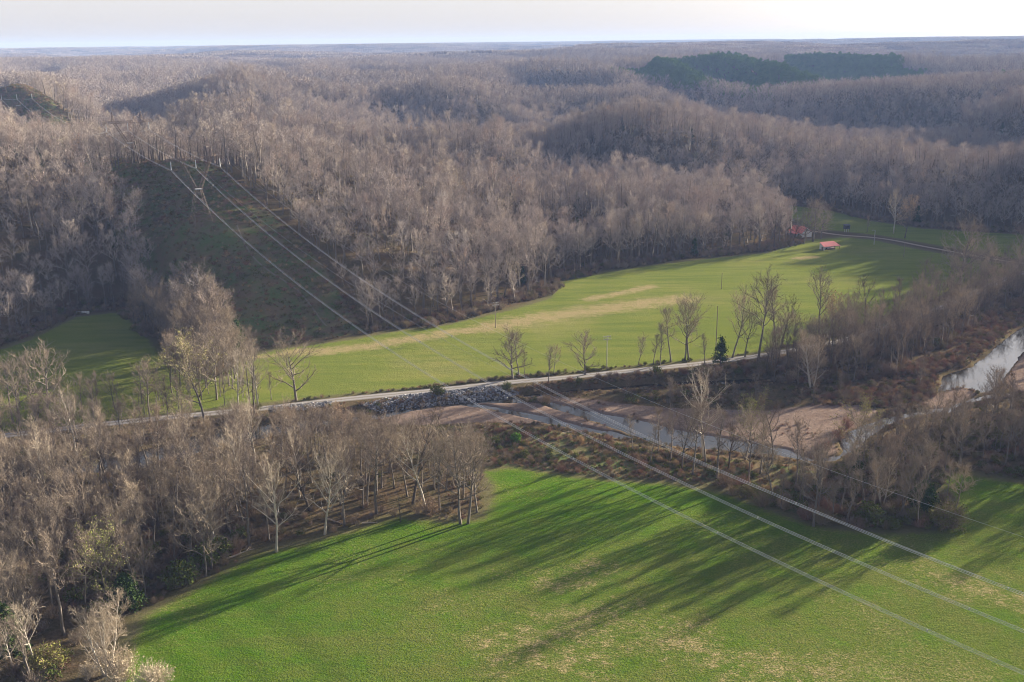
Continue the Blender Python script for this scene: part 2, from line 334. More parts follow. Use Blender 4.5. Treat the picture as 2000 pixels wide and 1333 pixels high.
def terrain(x, y):
    x = np.asarray(x, float); y = np.asarray(y, float)
    r = np.hypot(x, y)
    hill = rbf(np.clip(x, -2500, 2500), np.clip(y, -200, 4500))
    s, o = line_coords(x, y)
    rough = 4+9*sstep(680, 1150, r)
    wx = x*.93+.37*y+60*fbm(x, y, 300, 3, 2); wy = -.37*x+.93*y
    hill = hill+rough*(.7*fbm(x, y, 230, 1, 3))
    spur = 1-2*np.abs(2*vnoise(wx, wy*.36, 150, 2)-1)+.5*(vnoise(wx, wy*.5, 70, 4)-.5)
    hill = hill-10*sstep(900, 1300, r)+56*sstep(640, 930, r)*(1-.5*sstep(1700, 2600, r))*(spur*.78-.30)
    ka = sstep(-.06, .05, x/np.maximum(y, 1)); cap = (1-ka)*np.interp(r, [0, 1000, 1250, 1650, 2600], [99, 82, 80, 56, 62])+ka*np.interp(r, [0, 700, 900, 1100, 1400, 1600, 1850, 2100, 2600], [60, 54, 54, 55, 54, 58, 79, 81, 62]); hill = cap-4*np.log1p(np.exp(np.clip((cap-hill)/4, -30, 30)))
    for line, dz, wd in VALES: hill = hill+dz*np.exp(-(pdist(x, y, line)/wd)**2)*sstep(620, 720, r)
    far = 56+30*sstep(3500, 10500, r)+62*fbm(x*.8, y, 1400, 2, 4)+24*fbm(x, y, 480, 4, 2)
    far = 100-4*np.log1p(np.exp(np.clip((100-far)/4, -30, 30)))
    k = sstep(2300, 3200, r)
    hill = hill*(1-k)+far*k
    v = sdf(x, y, valley)
    vm = sstep(0, 45, v)
    hill = np.maximum(hill, 1.0)*vm
    z = hill+.22*fbm(x, y, 22, 0, 2)*sstep(-6, 2, v+0*x)+.12*fbm(x, y, 30, 3, 2)
    fl = sdf(x, y, flood)
    z = z-1.25*(1-sstep(-1.5, 2.0, fl))
    wd = np.full(x.shape, 1e9)
    for p in waters: wd = np.minimum(wd, sdf(x, y, p))
    z = z-1.0*(1-sstep(-2.3, .5, wd+.9*fbm(x, y, 5, 2, 2)))
    return z
# ---------------------------------------------------------------- terrain sheet
def axis(lo, hi, core0, core1, step, grow):
    core = np.arange(core0, core1+step*.5, step); a = [core1]; s = step
    while a[-1] < hi: s *= grow; a.append(a[-1]+s)
    b = [core0]; s = step
    while b[-1] > lo: s *= grow; b.append(b[-1]-s)
    return np.concatenate([np.array(b[:0:-1]), core, np.array(a[1:])])
xs = axis(-16000, 16000, -200, 290, 1.0, 1.03)
ys = axis(-600, 22000, 165, 560, 1.0, 1.022)
X, Y = np.meshgrid(xs, ys); shp = X.shape; X = X.ravel(); Y = Y.ravel()
Z = np.concatenate([terrain(a, b) for a, b in zip(np.array_split(X, 8), np.array_split(Y, 8))])
ny, nx = shp
ii = (np.arange(ny-1)[:, None]*nx+np.arange(nx-1)[None]).ravel()
Fq = np.stack([ii, ii+1, ii+nx+1, ii+nx], 1)

def zone(x, y):
    g = np.minimum(np.minimum(sdf(x, y, field_fg), sdf(x, y, field_mid)), sdf(x, y, field_far))
    gr = np.full(x.shape, 1e9)
    for p in bars: gr = np.minimum(gr, sdf(x, y, p))
    s, o = line_coords(x, y)
    br = sdf(x, y, brush)
    row = np.maximum(np.abs(o-3)-32, sdf(x, y, valley)*-1+2)       # cleared strip on the hillside
    return g, gr, br, row
g, gr, br, row = zone(X, Y)
fgm = sdf(X, Y, field_fg)
zc = np.zeros((len(X), 4), np.float32)
zc[:, 0] = np.clip(.5-g/11, 0, 1); zc[:, 1] = np.clip(.5-gr/6, 0, 1)
zc[:, 2] = np.clip(.5-np.minimum(br, row)/8, 0, 1); zc[:, 3] = np.clip(.5-row/8, 0, 1)
# drying-out strips of straw in the hay fields
dry = np.zeros(len(X))
for pl, wd_ in ((PP([(560, 690), (640, 686), (720, 676), (800, 662), (880, 650), (960, 642)]), 5.5), (PP([(960, 640), (1050, 622), (1150, 608), (1250, 594), (1330, 585)]), 9),
               (PP([(1150, 585), (1230, 570), (1270, 560)]), 4), (PP([(1000, 1260), (1100, 1230), (1180, 1200), (1130, 1290)]), 9.001), (PP([(1100, 1140), (1160, 1120)]), 7), (PP([(1300, 1240), (1450, 1300), (1600, 1333)]), 9),
               (PP([(1850, 1130), (1900, 1150), (2000, 1180)]), 7), (PP([(1560, 505), (1590, 502)]), 4), (PP([(480, 700), (560, 692)]), 3), (PP([(1340, 508), (1370, 506)]), 2)):
    dry = np.maximum(dry, (.55 if pl[0][1] < 290 else 1)*(1-sstep(0, wd_*2.2, pdist(X, Y, pl))))
zd = np.zeros((len(X), 4), np.float32); zd[:, 0] = dry; zd[:, 1] = np.clip(.5-fgm/6, 0, 1); zd[:, 3] = 1-sstep(12, 85, pdist(X, Y, PP([(1050, 1290), (1500, 1240), (2050, 1130)])))
wdist = np.full(X.shape, 1e9)
for p in waters: wdist = np.minimum(wdist, sdf(X, Y, p))
zd[:, 2] = np.clip(1-np.abs(wdist)/5, 0, 1)
me = np_mesh('terrain', np.c_[X, Y, Z], [Fq], [], None, True)
for nm, arr in (('zone', zc), ('zone2', zd)):
    at = me.attributes.new(nm, 'FLOAT_COLOR', 'POINT'); at.data.foreach_set('color', arr.ravel())

n = N('ground')
za = n.attr('zone'); zb = n.attr('zone2')
sp = n.node('ShaderNodeSeparateColor'); n.ln(za.outputs['Color'], sp.inputs[0])
sp2 = n.node('ShaderNodeSeparateColor'); n.ln(zb.outputs['Color'], sp2.inputs[0])
n_edge = n.noise(.35, 5, .7)
def soft(m, lo=.42, hi=.58, amt=.5):
    return n.ramp(n.math('ADD', m, n.math('MULTIPLY', n.math('SUBTRACT', n_edge, .5), amt)), [(lo, 0.), (hi, 1.)])
big = n.noise(.018, 4, .6); mid = n.noise(.12, 4, .65); fine = n.noise(1.1, 4, .75); tuft = n.noise(2.6, 3, .7)
swath = n.noise(.12, 3, .6, stretch=(R(-38), .22, 1.6))
gA = n.mix(n.ramp(big, [(.35, 0.), (.65, 1.)]), (.060, .160, .008), (.100, .215, .010))
gA = n.mix(n.ramp(mid, [(.38, 0.), (.66, 1.)]), gA, (.125, .190, .022))
gA = n.mix(n.math('MULTIPLY', zb.outputs['Alpha'], n.ramp(mid, [(.3, .35), (.65, 1.)])), gA, (.160, .175, .045))
gB = n.mix(n.ramp(big, [(.35, 0.), (.65, 1.)]), (.225, .250, .052), (.300, .295, .080))
gB = n.mix(n.ramp(swath, [(.32, 0.), (.80, 1.)]), gB, (.150, .210, .040))
grass = n.mix(sp2.outputs[1], gB, gA)
grass = n.mix(n.ramp(swath, [(.5, 0.), (.8, .6)]), grass, (.15, .16, .045))
straw = n.mix(fine, (.40, .30, .16), (.56, .43, .26))
speck = n.noise(1.3, 4, .8, stretch=(R(20), .6, 1.5))
dm = n.math('ADD', n.math('MULTIPLY', sp2.outputs[0], .22), n.math('ADD', n.math('MULTIPLY', n_edge, .35), n.math('ADD', n.math('MULTIPLY', mid, .30), n.math('MULTIPLY', speck, .55))))
grass = n.mix(n.ramp(dm, [(.70, 0.), (.82, .9)]), grass, straw)
dry_sp = n.math('ADD', n.math('MULTIPLY', big, .6), n.math('MULTIPLY', fine, .6))
grass = n.mix(n.ramp(dry_sp, [(.66, 0.), (.80, .55)]), grass, straw)
grass = n.mix(n.ramp(tuft, [(.38, .75), (.60, 0.)]), grass, (.035, .075, .012))
litter = n.mix(n.ramp(mid, [(.35, 0.), (.65, 1.)]), (.105, .075, .048), (.075, .072, .036))
litter = n.mix(n.ramp(fine, [(.4, 0.), (.7, .6)]), litter, (.20, .145, .095))
litter = n.mix(n.ramp(sp.outputs[0], [(0.0, 0.), (.3, .8)]), litter, n.mix(fine, (.09, .11, .04), (.19, .16, .09)))
brushc = n.mix(n.ramp(mid, [(.36, 0.), (.60, 1.)]), (.095, .145, .050), (.17, .135, .085))
brushc = n.mix(n.ramp(fine, [(.45, 0.), (.7, .7)]), brushc, (.20, .15, .085))
gravel = n.mix(n.ramp(fine, [(.3, 0.), (.7, 1.)]), (.16, .115, .092), (.31, .24, .20))
gravel = n.mix(n.ramp(mid, [(.35, .5), (.6, 0.)]), gravel, (.14, .10, .085))
c = n.mix(soft(sp.outputs[2]), litter, brushc)
c = n.mix(soft(sp.outputs[1]), c, gravel)
c = n.mix(soft(sp.outputs[0], .40, .62, .55), c, grass)
n.col(c)
hh = n.math('ADD', n.math('MULTIPLY', fine, .45), n.math('ADD', n.math('MULTIPLY', tuft, .45), n.math('MULTIPLY', n.noise(.45, 4, .6, stretch=(R(-38), .6, 1.1)), .6)))
n.bump(hh, .7, .5)
me.materials.append(n.m)
terr = tag(mesh_obj('terrain', me), kind='structure')

def zt(x, y): return float(terrain(np.array([x]), np.array([y]))[0])
ZT = terrain

# ---------------------------------------------------------------- water
n = N('water'); n.col(n.ramp(n.noise(.13, 4, .6), [(.35, (.010, .012, .010)), (.55, (.020, .018, .013)), (.72, (.07, .055, .04))])); n.ln(n.ramp(n.noise(.25, 3, .6), [(.45, .03), (.65, .10)]), n.p.inputs['Roughness'])
n.p.inputs['IOR'].default_value = 1.62; n.p.inputs['Specular IOR Level'].default_value = 1.0
n.bump(n.noise(.9, 3, .6, stretch=(.6, 1, 2)), .06, .05)
M_water = n.m
import bmesh
def water(poly, name, grow=2.5):
    P_ = np.array(poly); cc = P_.mean(0)
    bm = bmesh.new(); vs = [bm.verts.new((x, y, WZ)) for x, y in poly]
    f = bm.faces.new(vs); bm.normal_update()
    if f.normal.z < 0: f.normal_flip()
    m = bpy.data.meshes.new(name); bm.to_mesh(m); bm.free(); m.materials.append(M_water)
    return tag(mesh_obj(name, m), kind='structure')
def grown(poly, d):
    P_ = np.array(poly); a = np.roll(P_, 1, 0)-P_; b = np.roll(P_, -1, 0)-P_
    area = np.sum(P_[:, 0]*np.roll(P_[:, 1], -1)-np.roll(P_[:, 0], -1)*P_[:, 1])
    t = np.roll(P_, -1, 0)-np.roll(P_, 1, 0); t /= np.linalg.norm(t, axis=1)[:, None]+1e-9
    nn = np.c_[t[:, 1], -t[:, 0]]*(1 if area > 0 else -1)
    return [tuple(q) for q in P_+nn*d]
xs_, ys_ = np.meshgrid(np.arange(-190, 330, 2.0), np.arange(215, 530, 2.0))
fl_ = sdf(xs_, ys_, flood); wd_ = np.full(xs_.shape, 1e9)
for p in waters: wd_ = np.minimum(wd_, sdf(xs_, ys_, p))
keep = (wd_ < 3.2)
kv = keep[:-1, :-1] & keep[1:, :-1] & keep[:-1, 1:] & keep[1:, 1:]
idx = np.arange(xs_.size).reshape(xs_.shape)
q = np.stack([idx[:-1, :-1][kv], idx[:-1, 1:][kv], idx[1:, 1:][kv], idx[1:, :-1][kv]], 1)
used, inv = np.unique(q, return_inverse=True)
mw = np_mesh('creek_water', np.c_[xs_.ravel()[used], ys_.ravel()[used], np.full(len(used), WZ)], [inv.reshape(q.shape)], [M_water])
tag(mesh_obj('creek_water', mw), kind='structure')

# ---------------------------------------------------------------- gravel road and farm track
def resample(line, step):
    L = np.array(line); 
    for _ in range(2):
        q_ = np.empty((2*len(L), 2)); q_[0] = L[0]; q_[-1] = L[-1]
        q_[1:-1:2] = .75*L[:-1]+.25*L[1:]; q_[2:-1:2] = .25*L[:-1]+.75*L[1:]; L = q_
    d = np.r_[0, np.cumsum(np.linalg.norm(np.diff(L, axis=0), axis=1))]
    s = np.arange(0, d[-1], step); return np.c_[np.interp(s, d, L[:, 0]), np.interp(s, d, L[:, 1])]
def strip(name, line, width, mat, lift=.07):
    L = resample(line, 1.5); t = np.gradient(L, axis=0); t /= np.linalg.norm(t, axis=1)[:, None]
    nn = np.c_[-t[:, 1], t[:, 0]]; k = 7; off = np.linspace(-1, 1, k)*width/2
    jit = .35*(fbm(L[:, 0], L[:, 1], 6, 1, 2))
    o = off[None]*(1+.12*jit[:, None])
    pts = L[:, None]+nn[:, None]*o[..., None]
    base = ZT(L[:, 0], L[:, 1])
    z = np.maximum(ZT(pts[..., 0].ravel(), pts[..., 1].ravel()).reshape(pts.shape[:2]), base[:, None]-.05)+lift
    z[:, [0, -1]] -= .12
    m = len(L); i = (np.arange(m-1)[:, None]*k+np.arange(k-1)[None]).ravel()
    F = np.stack([i, i+k, i+k+1, i+1], 1)
    me = np_mesh(name, np.c_[pts.reshape(-1, 2), z.ravel()], [F], [mat], None, True)
    at = me.attributes.new('across', 'FLOAT', 'POINT'); at.data.foreach_set('value', np.tile(np.linspace(-1, 1, k), m).astype(np.float32))
    return tag(mesh_obj(name, me), kind='structure')
def road_mat(name, a, b, edge):
    n = N(name); ac = n.attr('across').outputs['Fac']
    ab = n.math('ABSOLUTE', ac); tr = n.math('ABSOLUTE', n.math('SUBTRACT', ab, .42))
    c = n.mix(n.noise(1.5, 4, .7), a, b)
    c = n.mix(n.ramp(n.math('ADD', tr, n.math('MULTIPLY', n.noise(.6, 4), .25)), [(.15, 0.), (.5, .65)]), c, edge)
    n.col(c); n.bump(n.noise(4, 3), .4, .05); return n.m
strip('gravel_road', road, 5.6, road_mat('road_gravel', (.29, .28, .285), (.42, .41, .42), (.17, .145, .10)))
def onto(u_, v_):
    d = ray(u_, v_); ts = np.linspace(150, 1200, 2200); q_ = ZT(d[0]*ts, d[1]*ts)-(CAMZ+d[2]*ts); k = int(np.argmax(q_ > 0)); return (d[0]*ts[k], d[1]*ts[k])
strip('dirt_path', [onto(*q_) for q_ in ((462, 440), (470, 460), (478, 478), (489, 497), (505, 515), (530, 534), (556, 550), (585, 572), (610, 600), (640, 640))], 1.0, road_mat('washed_out_soil', (.20, .17, .13), (.28, .24, .19), (.12, .11, .06)))
strip('farm_track', track, 3.6, road_mat('track_dirt', (.34, .27, .22), (.42, .35, .29), (.22, .19, .11)))
SUB = 0
# ---------------------------------------------------------------- tree shapes
def norm(v): return v/(np.linalg.norm(v, axis=-1, keepdims=True)+1e-9)
def poly_branch(rg, p, d, L, nseg, wob, trop):
    pts = [p]; d = d.copy()
    for _ in range(nseg):
        d = norm(d+rg.normal(size=3)*wob+np.array([0, 0, trop])); p = p+d*L/nseg; pts.append(p)
    return np.array(pts)
def at(pts, t):
    f = t*(len(pts)-1); i = min(int(f), len(pts)-2); k = f-i
    return pts[i]*(1-k)+pts[i+1]*k, norm(pts[i+1]-pts[i])
def children(rg, p0, p1, k, lo, hi, spread, up_, length, tip=1.0):
    """k twigs along every sliver p0->p1"""
    n_ = len(p0); t = lo+(hi-lo)*rg.random((n_, k, 1)); d = norm(p1-p0)[:, None]
    st = p0[:, None]*(1-t)+p1[:, None]*t
    dd = norm(d+rg.normal(size=(n_, k, 3))*spread+np.array([0, 0, up_]))
    L = length*(.6+.8*rg.random((n_, k, 1)))*(1.15-.5*t)
    return st.reshape(-1, 3), (st+dd*L).reshape(-1, 3)
def make_tree(seed, H=20, cs=.4, spread=5., limbs=14, fork=1, l2=7, l3=7, l4=3, wide=1.35, up_=.10, ang=(30, 65), leaf=0, leafsize=.35, droop=0, lod=0, stems=1, r0=None):
    """returns trunk MB, crown MB, leaf MB"""
    rg = np.random.default_rng(seed); T, Cn, Lf = MB(), MB(), MB()
    r0 = r0 or H*.0125
    for s in range(stems):
        if stems > 1:
            a = 2*math.pi*(s+rg.random()*.5)/stems; d0 = norm(np.array([math.cos(a)*.32, math.sin(a)*.32, 1.])); p0 = np.array([math.cos(a), math.sin(a), 0])*r0*1.2
            Hs = H*(.8+.2*rg.random())
        else:
            d0 = norm(np.array([rg.normal()*.05, rg.normal()*.05, 1.])); p0 = np.zeros(3); Hs = H
        tr = poly_branch(rg, p0-np.array([0, 0, .6]), d0, Hs*.93+.6, 9 if lod == 0 else 4, .05, .04)
        rad = r0*(1.25*(1-np.linspace(0, 1, len(tr)))**.8+.10); rad[0] *= 1.35
        if stems > 1: rad *= .6
        T.tube(tr, rad*(1 if lod == 0 else 1.3), 7 if lod == 0 else 3)
        lim = []
        for i in range(limbs):
            t = cs+(.97-cs)*((i+rg.random())/limbs)**.9; p, d = at(tr, t); u = (t-cs)/(1-cs)
            a = i*2.4+rg.random()*1.0; th = R(ang[0]+(ang[1]-ang[0])*(1-u)*(.7+.5*rg.random()))
            dd = np.array([math.cos(a)*math.sin(th), math.sin(a)*math.sin(th), math.cos(th)])
            env = math.sin(math.pi*min(1, .18+.72*u))**.7
            L = spread*(.55+.75*env)*(.75+.45*rg.random())/math.sqrt(stems)*1.05
            b = poly_branch(rg, p, dd, L, 5 if lod == 0 else 2, .16, up_)
            rr = np.interp(t, np.linspace(0, 1, len(rad)), rad)*.62
            lim.append((b, max(rr, .05)))
        lim.append((poly_branch(rg, tr[-1], norm(tr[-1]-tr[-2]), spread*.35, 2, .1, .1), .06))
        P0, P1 = [], []
        for b, rr in lim:
            if lod == 0: T.tube(b, np.linspace(rr, rr*.22, len(b)), 5)
            else: Cn.slivers(b[:-1], b[1:], rr*2.2, rg)
            L = np.linalg.norm(b[-1]-b[0])
            for j in range(l2):
                t = .15+.82*(j+rg.random())/l2; p, d = at(b, min(t, .99))
                dd = norm(d+rg.normal(size=3)*.55+np.array([0, 0, .18-droop])); l = L*(.52-.28*t)*(.7+.6*rg.random())+.5
                q = poly_branch(rg, p, dd, l, 3 if lod == 0 else 1, .2, .08-droop)
                if lod == 0: Cn.tube(q, np.linspace(rr*.28, .018, len(q))*wide, 3)
                else: Cn.slivers(q[:-1], q[1:], rr*.8*wide, rg)
                P0 += list(q[:-1]); P1 += list(q[1:])
            P0 += list(b[1:-1]); P1 += list(b[2:])
        P0, P1 = np.array(P0), np.array(P1)
        kk = max(1, round(l3/3)) if lod == 0 else l3
        a0, a1 = children(rg, P0, P1, kk, .1, 1., .55, .12-droop, H*.075)
        Cn.slivers(a0, a1, .045*wide, rg); e0, e1 = a0, a1
        if l4:
            b0, b1 = children(rg, a0, a1, l4, .15, 1., .5, .10-droop, H*.042)
            Cn.slivers(b0, b1, .030*wide, rg); e0, e1 = b0, b1
        if leaf:
            k = rg.random(len(e1)) < leaf; c_ = (e1*.8+e0*.2)[k]
            Lf.leaves(c_, leafsize, rg)
    return T, Cn, Lf
def make_shrub(seed, r=1.6, h=2.2, n=60, l3=5, l4=3, wide=1.0, leaf=0, leafsize=.2):
    rg = np.random.default_rng(seed); S, L = MB(), MB()
    a = rg.random(n)*6.283; u = rg.random(n)**.6; d = np.c_[np.cos(a)*u*r*.95, np.sin(a)*u*r*.95, h*(.55+.45*rg.random(n))*(1.05-.55*u**2)]
    p0 = np.c_[np.cos(a)*r*.12, np.sin(a)*r*.12, np.full(n, -.2)]*rg.random((n, 1)); p0[:, 2] = -.2
    S.slivers(p0, d, .07*wide, rg)
    a0, a1 = children(rg, p0, d, l3, .25, 1., .5, .2, h*.38); S.slivers(a0, a1, .04*wide, rg)
    e0, e1 = a0, a1
    if l4:
        b0, b1 = children(rg, a0, a1, l4, .2, 1., .6, .2, h*.2); S.slivers(b0, b1, .028*wide, rg); e0, e1 = b0, b1
    if leaf:
        k = rg.random(len(e1)) < leaf; L.leaves(e1[k], leafsize, rg)
    return S, L
def make_conifer(seed, H=8, r=2.2, n=2600, size=.34, base=.04, pw=.75, lumps=9):
    """dense evergreen crown of small needle sprays set in uneven tiers"""
    rg = np.random.default_rng(seed); T, L = MB(), MB()
    T.tube(poly_branch(rg, np.array([0, 0, -.5]), np.array([0, 0, 1.]), H*.95, 5, .02, .05), np.linspace(H*.02, .03, 6), 6)
    nb = 60; bt = rg.random(nb)**1.1*(1-base)+base; ba = rg.random(nb)*6.283
    rr = r*(1-bt)**pw*(.65+.5*rg.random(nb))+.15
    tip = np.c_[np.cos(ba)*rr, np.sin(ba)*rr, bt*H+rr*.25]
    k = rg.integers(0, nb, n); t = rg.random(n)**.6
    ax = np.c_[np.zeros(nb), np.zeros(nb), bt*H]
    c_ = ax[k]*(1-t[:, None])+tip[k]*t[:, None]+rg.normal(size=(n, 3))*r*.10*(.4+t[:, None])
    L.leaves(c_, size, rg); T2 = MB(); 
    T.slivers(ax, tip, .12, rg)
    return T, L
def make_pine(seed, H=20, r=4, n=900, size=1.1):
    rg = np.random.default_rng(seed); T, L = MB(), MB()
    T.tube(poly_branch(rg, np.array([0, 0, -.5]), np.array([0, 0, 1.]), H*.9, 3, .03, .05), np.linspace(.3, .08, 4), 4)
    m = 22; cc = rg.normal(size=(m, 3)); cc = norm(cc)*rg.random((m, 1))**.4*np.array([r, r, H*.27])+np.array([0, 0, H*.70])
    cc[:, :2] *= (1.15-.6*np.clip((cc[:, 2:3]/H-.45)/.55, 0, 1))
    k = rg.integers(0, m, n); L.leaves(cc[k]+norm(rg.normal(size=(n, 3)))*rg.random((n, 1))**.5*r*.42, size, rg)
    return T, L
def joined(name, parts, link=False):
    V, F, mats, mi, nn = [], [], [], [], 0
    for mb, mt in parts:
        if not mb.V: continue
        if mt not in mats: mats.append(mt)
        for lst in (mb.Q, mb.T):
            if lst: F.append(np.concatenate(lst)+nn); mi.append(mats.index(mt))
        v = np.concatenate(mb.V); V.append(v); nn += len(v)
    me = np_mesh(name, np.concatenate(V), F, mats, mi)
    return me

# ---------------------------------------------------------------- masses nobody could count, scattered as stuff
def scatter_stuff(name, meshes, x, y, z, rot, scl, idx, label, cat, tilt=None):
    col = bpy.data.collections.new(name+'_kinds')
    for i, m in enumerate(meshes):
        o = bpy.data.objects.new('%s_kind_%02d' % (name, i), m); col.objects.link(o)
    me = bpy.data.meshes.new(name); me.vertices.add(len(x)); me.vertices.foreach_set('co', np.c_[x, y, z].astype(np.float32).ravel())
    rv = np.zeros((len(x), 3), np.float32); rv[:, 2] = rot
    if tilt is not None: rv[:, :2] = tilt
    a = me.attributes.new('rot', 'FLOAT_VECTOR', 'POINT'); a.data.foreach_set('vector', rv.ravel())
    a = me.attributes.new('scl', 'FLOAT', 'POINT'); a.data.foreach_set('value', scl.astype(np.float32))
    a = me.attributes.new('idx', 'INT', 'POINT'); a.data.foreach_set('value', idx.astype(np.int32))
    o = mesh_obj(name, me); g = bpy.data.node_groups.new(name, 'GeometryNodeTree')
    g.interface.new_socket('Geometry', in_out='INPUT', socket_type='NodeSocketGeometry')
    g.interface.new_socket('Geometry', in_out='OUTPUT', socket_type='NodeSocketGeometry')
    gi = g.nodes.new('NodeGroupInput'); go = g.nodes.new('NodeGroupOutput'); ip = g.nodes.new('GeometryNodeInstanceOnPoints')
    ci = g.nodes.new('GeometryNodeCollectionInfo'); ci.inputs['Collection'].default_value = col
    ci.inputs['Separate Children'].default_value = True; ci.inputs['Reset Children'].default_value = True
    def na(nm, dt):
        q_ = g.nodes.new('GeometryNodeInputNamedAttribute'); q_.data_type = dt; q_.inputs['Name'].default_value = nm
        return q_.outputs['Attribute']
    e2r = g.nodes.new('FunctionNodeEulerToRotation'); L = g.links.new
    L(gi.outputs[0], ip.inputs['Points']); L(ci.outputs[0], ip.inputs['Instance']); ip.inputs['Pick Instance'].default_value = True
    L(na('idx', 'INT'), ip.inputs['Instance Index']); L(na('rot', 'FLOAT_VECTOR'), e2r.inputs[0]); L(e2r.outputs[0], ip.inputs['Rotation'])
    L(na('scl', 'FLOAT'), ip.inputs['Scale']); L(ip.outputs[0], go.inputs[0])
    md = o.modifiers.new('scatter', 'NODES'); md.node_group = g
    return tag(o, label, cat, None, 'stuff')
def jgrid(x0, x1, y0, y1, step, seed, jit=.9):
    rg = np.random.default_rng(seed); gx, gy = np.meshgrid(np.arange(x0, x1, step), np.arange(y0, y1, step))
    gx = gx+(rg.random(gx.shape)-.5)*step*jit; gy = gy+(rg.random(gy.shape)-.5)*step*jit
    return gx.ravel(), gy.ravel()
def pick(x, y, m): return x[m], y[m]

def wooded(x, y):
    """where the hills carry trees"""
    v = sdf(x, y, valley); s, o = line_coords(x, y)
    m = (v > 2) & ~((np.abs(o-7) < 28.5) & (s > -140) & ((s < 118) | (s > 305)))
    return m
# hillside forest, near part: full tree shapes
mid_tr = []
for i in range(9):
    T, Cn, _ = make_tree(100+i, H=[21, 19, 22, 18, 20, 23, 19, 21, 17][i], cs=[.45, .38, .5, .35, .42, .5, .4, .45, .35][i], spread=[4.2, 4.8, 3.6, 4.6, 4.4, 3.8, 5.0, 4.0, 4.2][i],
                         limbs=12, l2=6, l3=5, l4=2, wide=2.1, lod=1)
    mid_tr.append(joined('hill_tree', [(T, M_bark), (Cn, M_twig)]))
for m_, kw in ((M_cream, 1), (M_tan, 2), (M_rust, 3)):
    T, Cn, Lf = make_tree(120+kw, H=17, cs=.35, spread=4.6, limbs=11, l2=5, l3=5, l4=1, wide=1.6, lod=1, leaf=.55, leafsize=.55)
    mid_tr.append(joined('hill_tree', [(T, M_bark), (Cn, M_twig_pale if kw == 1 else M_twig), (Lf, m_)]))
T, Cn, Lf = make_tree(130, H=19, cs=.4, spread=4.6, limbs=11, l2=5, l3=5, l4=2, wide=2.0, lod=1)
mid_tr.append(joined('hill_tree', [(T, M_bark_pale), (Cn, M_twig_pale)]))
x, y = jgrid(-520, 760, 380, 1350, 6.6, 21)
az = np.arctan2(x, y); r = np.hypot(x, y)
m = wooded(x, y) & (az > R(-31)) & (az < R(40)) & (r < 1350) & (np.random.default_rng(2).random(len(x)) < 1.0+1.1*np.minimum(0, fbm(x, y, 35, 3, 2)+.12))
m &= (x-P(1064, 553)[0])**2+(y-P(1064, 553)[1])**2 > 81
x, y = pick(x, y, m); n1 = len(x); rg = np.random.default_rng(5)
for i, (H_, cs_, sp_, an_) in enumerate(((24, .55, 4.0, (20, 45)), (15, .3, 3.6, (30, 70)), (22, .35, 6.4, (35, 75)), (12, .25, 3.2, (30, 60)), (20, .5, 2.6, (15, 35)))):
    T, Cn, _ = make_tree(140+i, H=H_, cs=cs_, spread=sp_, ang=an_, limbs=12, l2=6, l3=5, l4=2, wide=2.0, lod=1); mid_tr.append(joined('hill_tree', [(T, M_bark), (Cn, M_twig)]))
T, Cn, Lf = make_tree(150, H=14, cs=.3, spread=4.2, limbs=11, l2=5, l3=5, l4=1, wide=1.6, lod=1, leaf=.9, leafsize=.34); mid_tr.append(joined('hill_tree', [(T, M_bark), (Cn, M_twig), (Lf, M_bud)]))
T, L = make_conifer(151, H=11, r=2.6, n=1200, size=.6); mid_tr.append(joined('hill_tree', [(T, M_bark), (L, M_green)]))
def pick_idx(rg, k):
    u = rg.random(k); g_ = rg.integers(0, 14, k); g_ = np.where(g_ < 9, g_, g_+4)
    return np.where(u < .95, g_, np.where(u < .957, 9, np.where(u < .967, 10, np.where(u < .970, 11, np.where(u < .982, 12, np.where(u < .992, 18, 19))))))
idx = pick_idx(rg, n1); idx = np.where((idx == 12) & (sdf(x, y, valley) < 40), 3, idx)
scl = (.70+.58*rg.random(n1))*(.97+.3*fbm(x, y, 60, 2, 2))
scatter_stuff('hillside_forest', mid_tr, x, y, ZT(x, y)-.2, rg.random(n1)*6.28, scl, idx, 'bare grey-brown forest covering the hills behind the valley', 'forest')
# scrub under the trees and on the cleared strip
und = []
for i in range(4):
    S, L = make_shrub(200+i, r=1.5, h=1.3, n=26, l3=4, l4=2, wide=1.8)
    und.append(joined('scrub', [(S, [M_shrub, M_shrub_red, M_straw, M_shrub][i])]))
S, L = make_shrub(210, r=1.4, h=1.0, n=20, l3=4, l4=2, wide=1.5, leaf=.8, leafsize=.22); und.append(joined('scrub', [(S, M_shrub), (L, M_shrub_green)]))
x, y = jgrid(-520, 100, 395, 1050, 2.1, 31); s, o = line_coords(x, y)
m = (np.abs(o-3) < 34) & (sdf(x, y, valley) > 0) & (np.random.default_rng(1).random(len(x)) < .62+.5*fbm(x, y, 18, 1, 2)) & (s < 600)
x, y = pick(x, y, m); k = len(x); rg = np.random.default_rng(6)
scatter_stuff('clearing_scrub', und, x, y, ZT(x, y), rg.random(k)*6.28, (.5+1.0*rg.random(k)**2)*(1+.5*fbm(x, y, 25, 2, 2)), np.where(rg.random(k) < .35, 4, rg.integers(0, 4, k)), 'low dark scrub on the cleared strip under the power line', 'scrub')
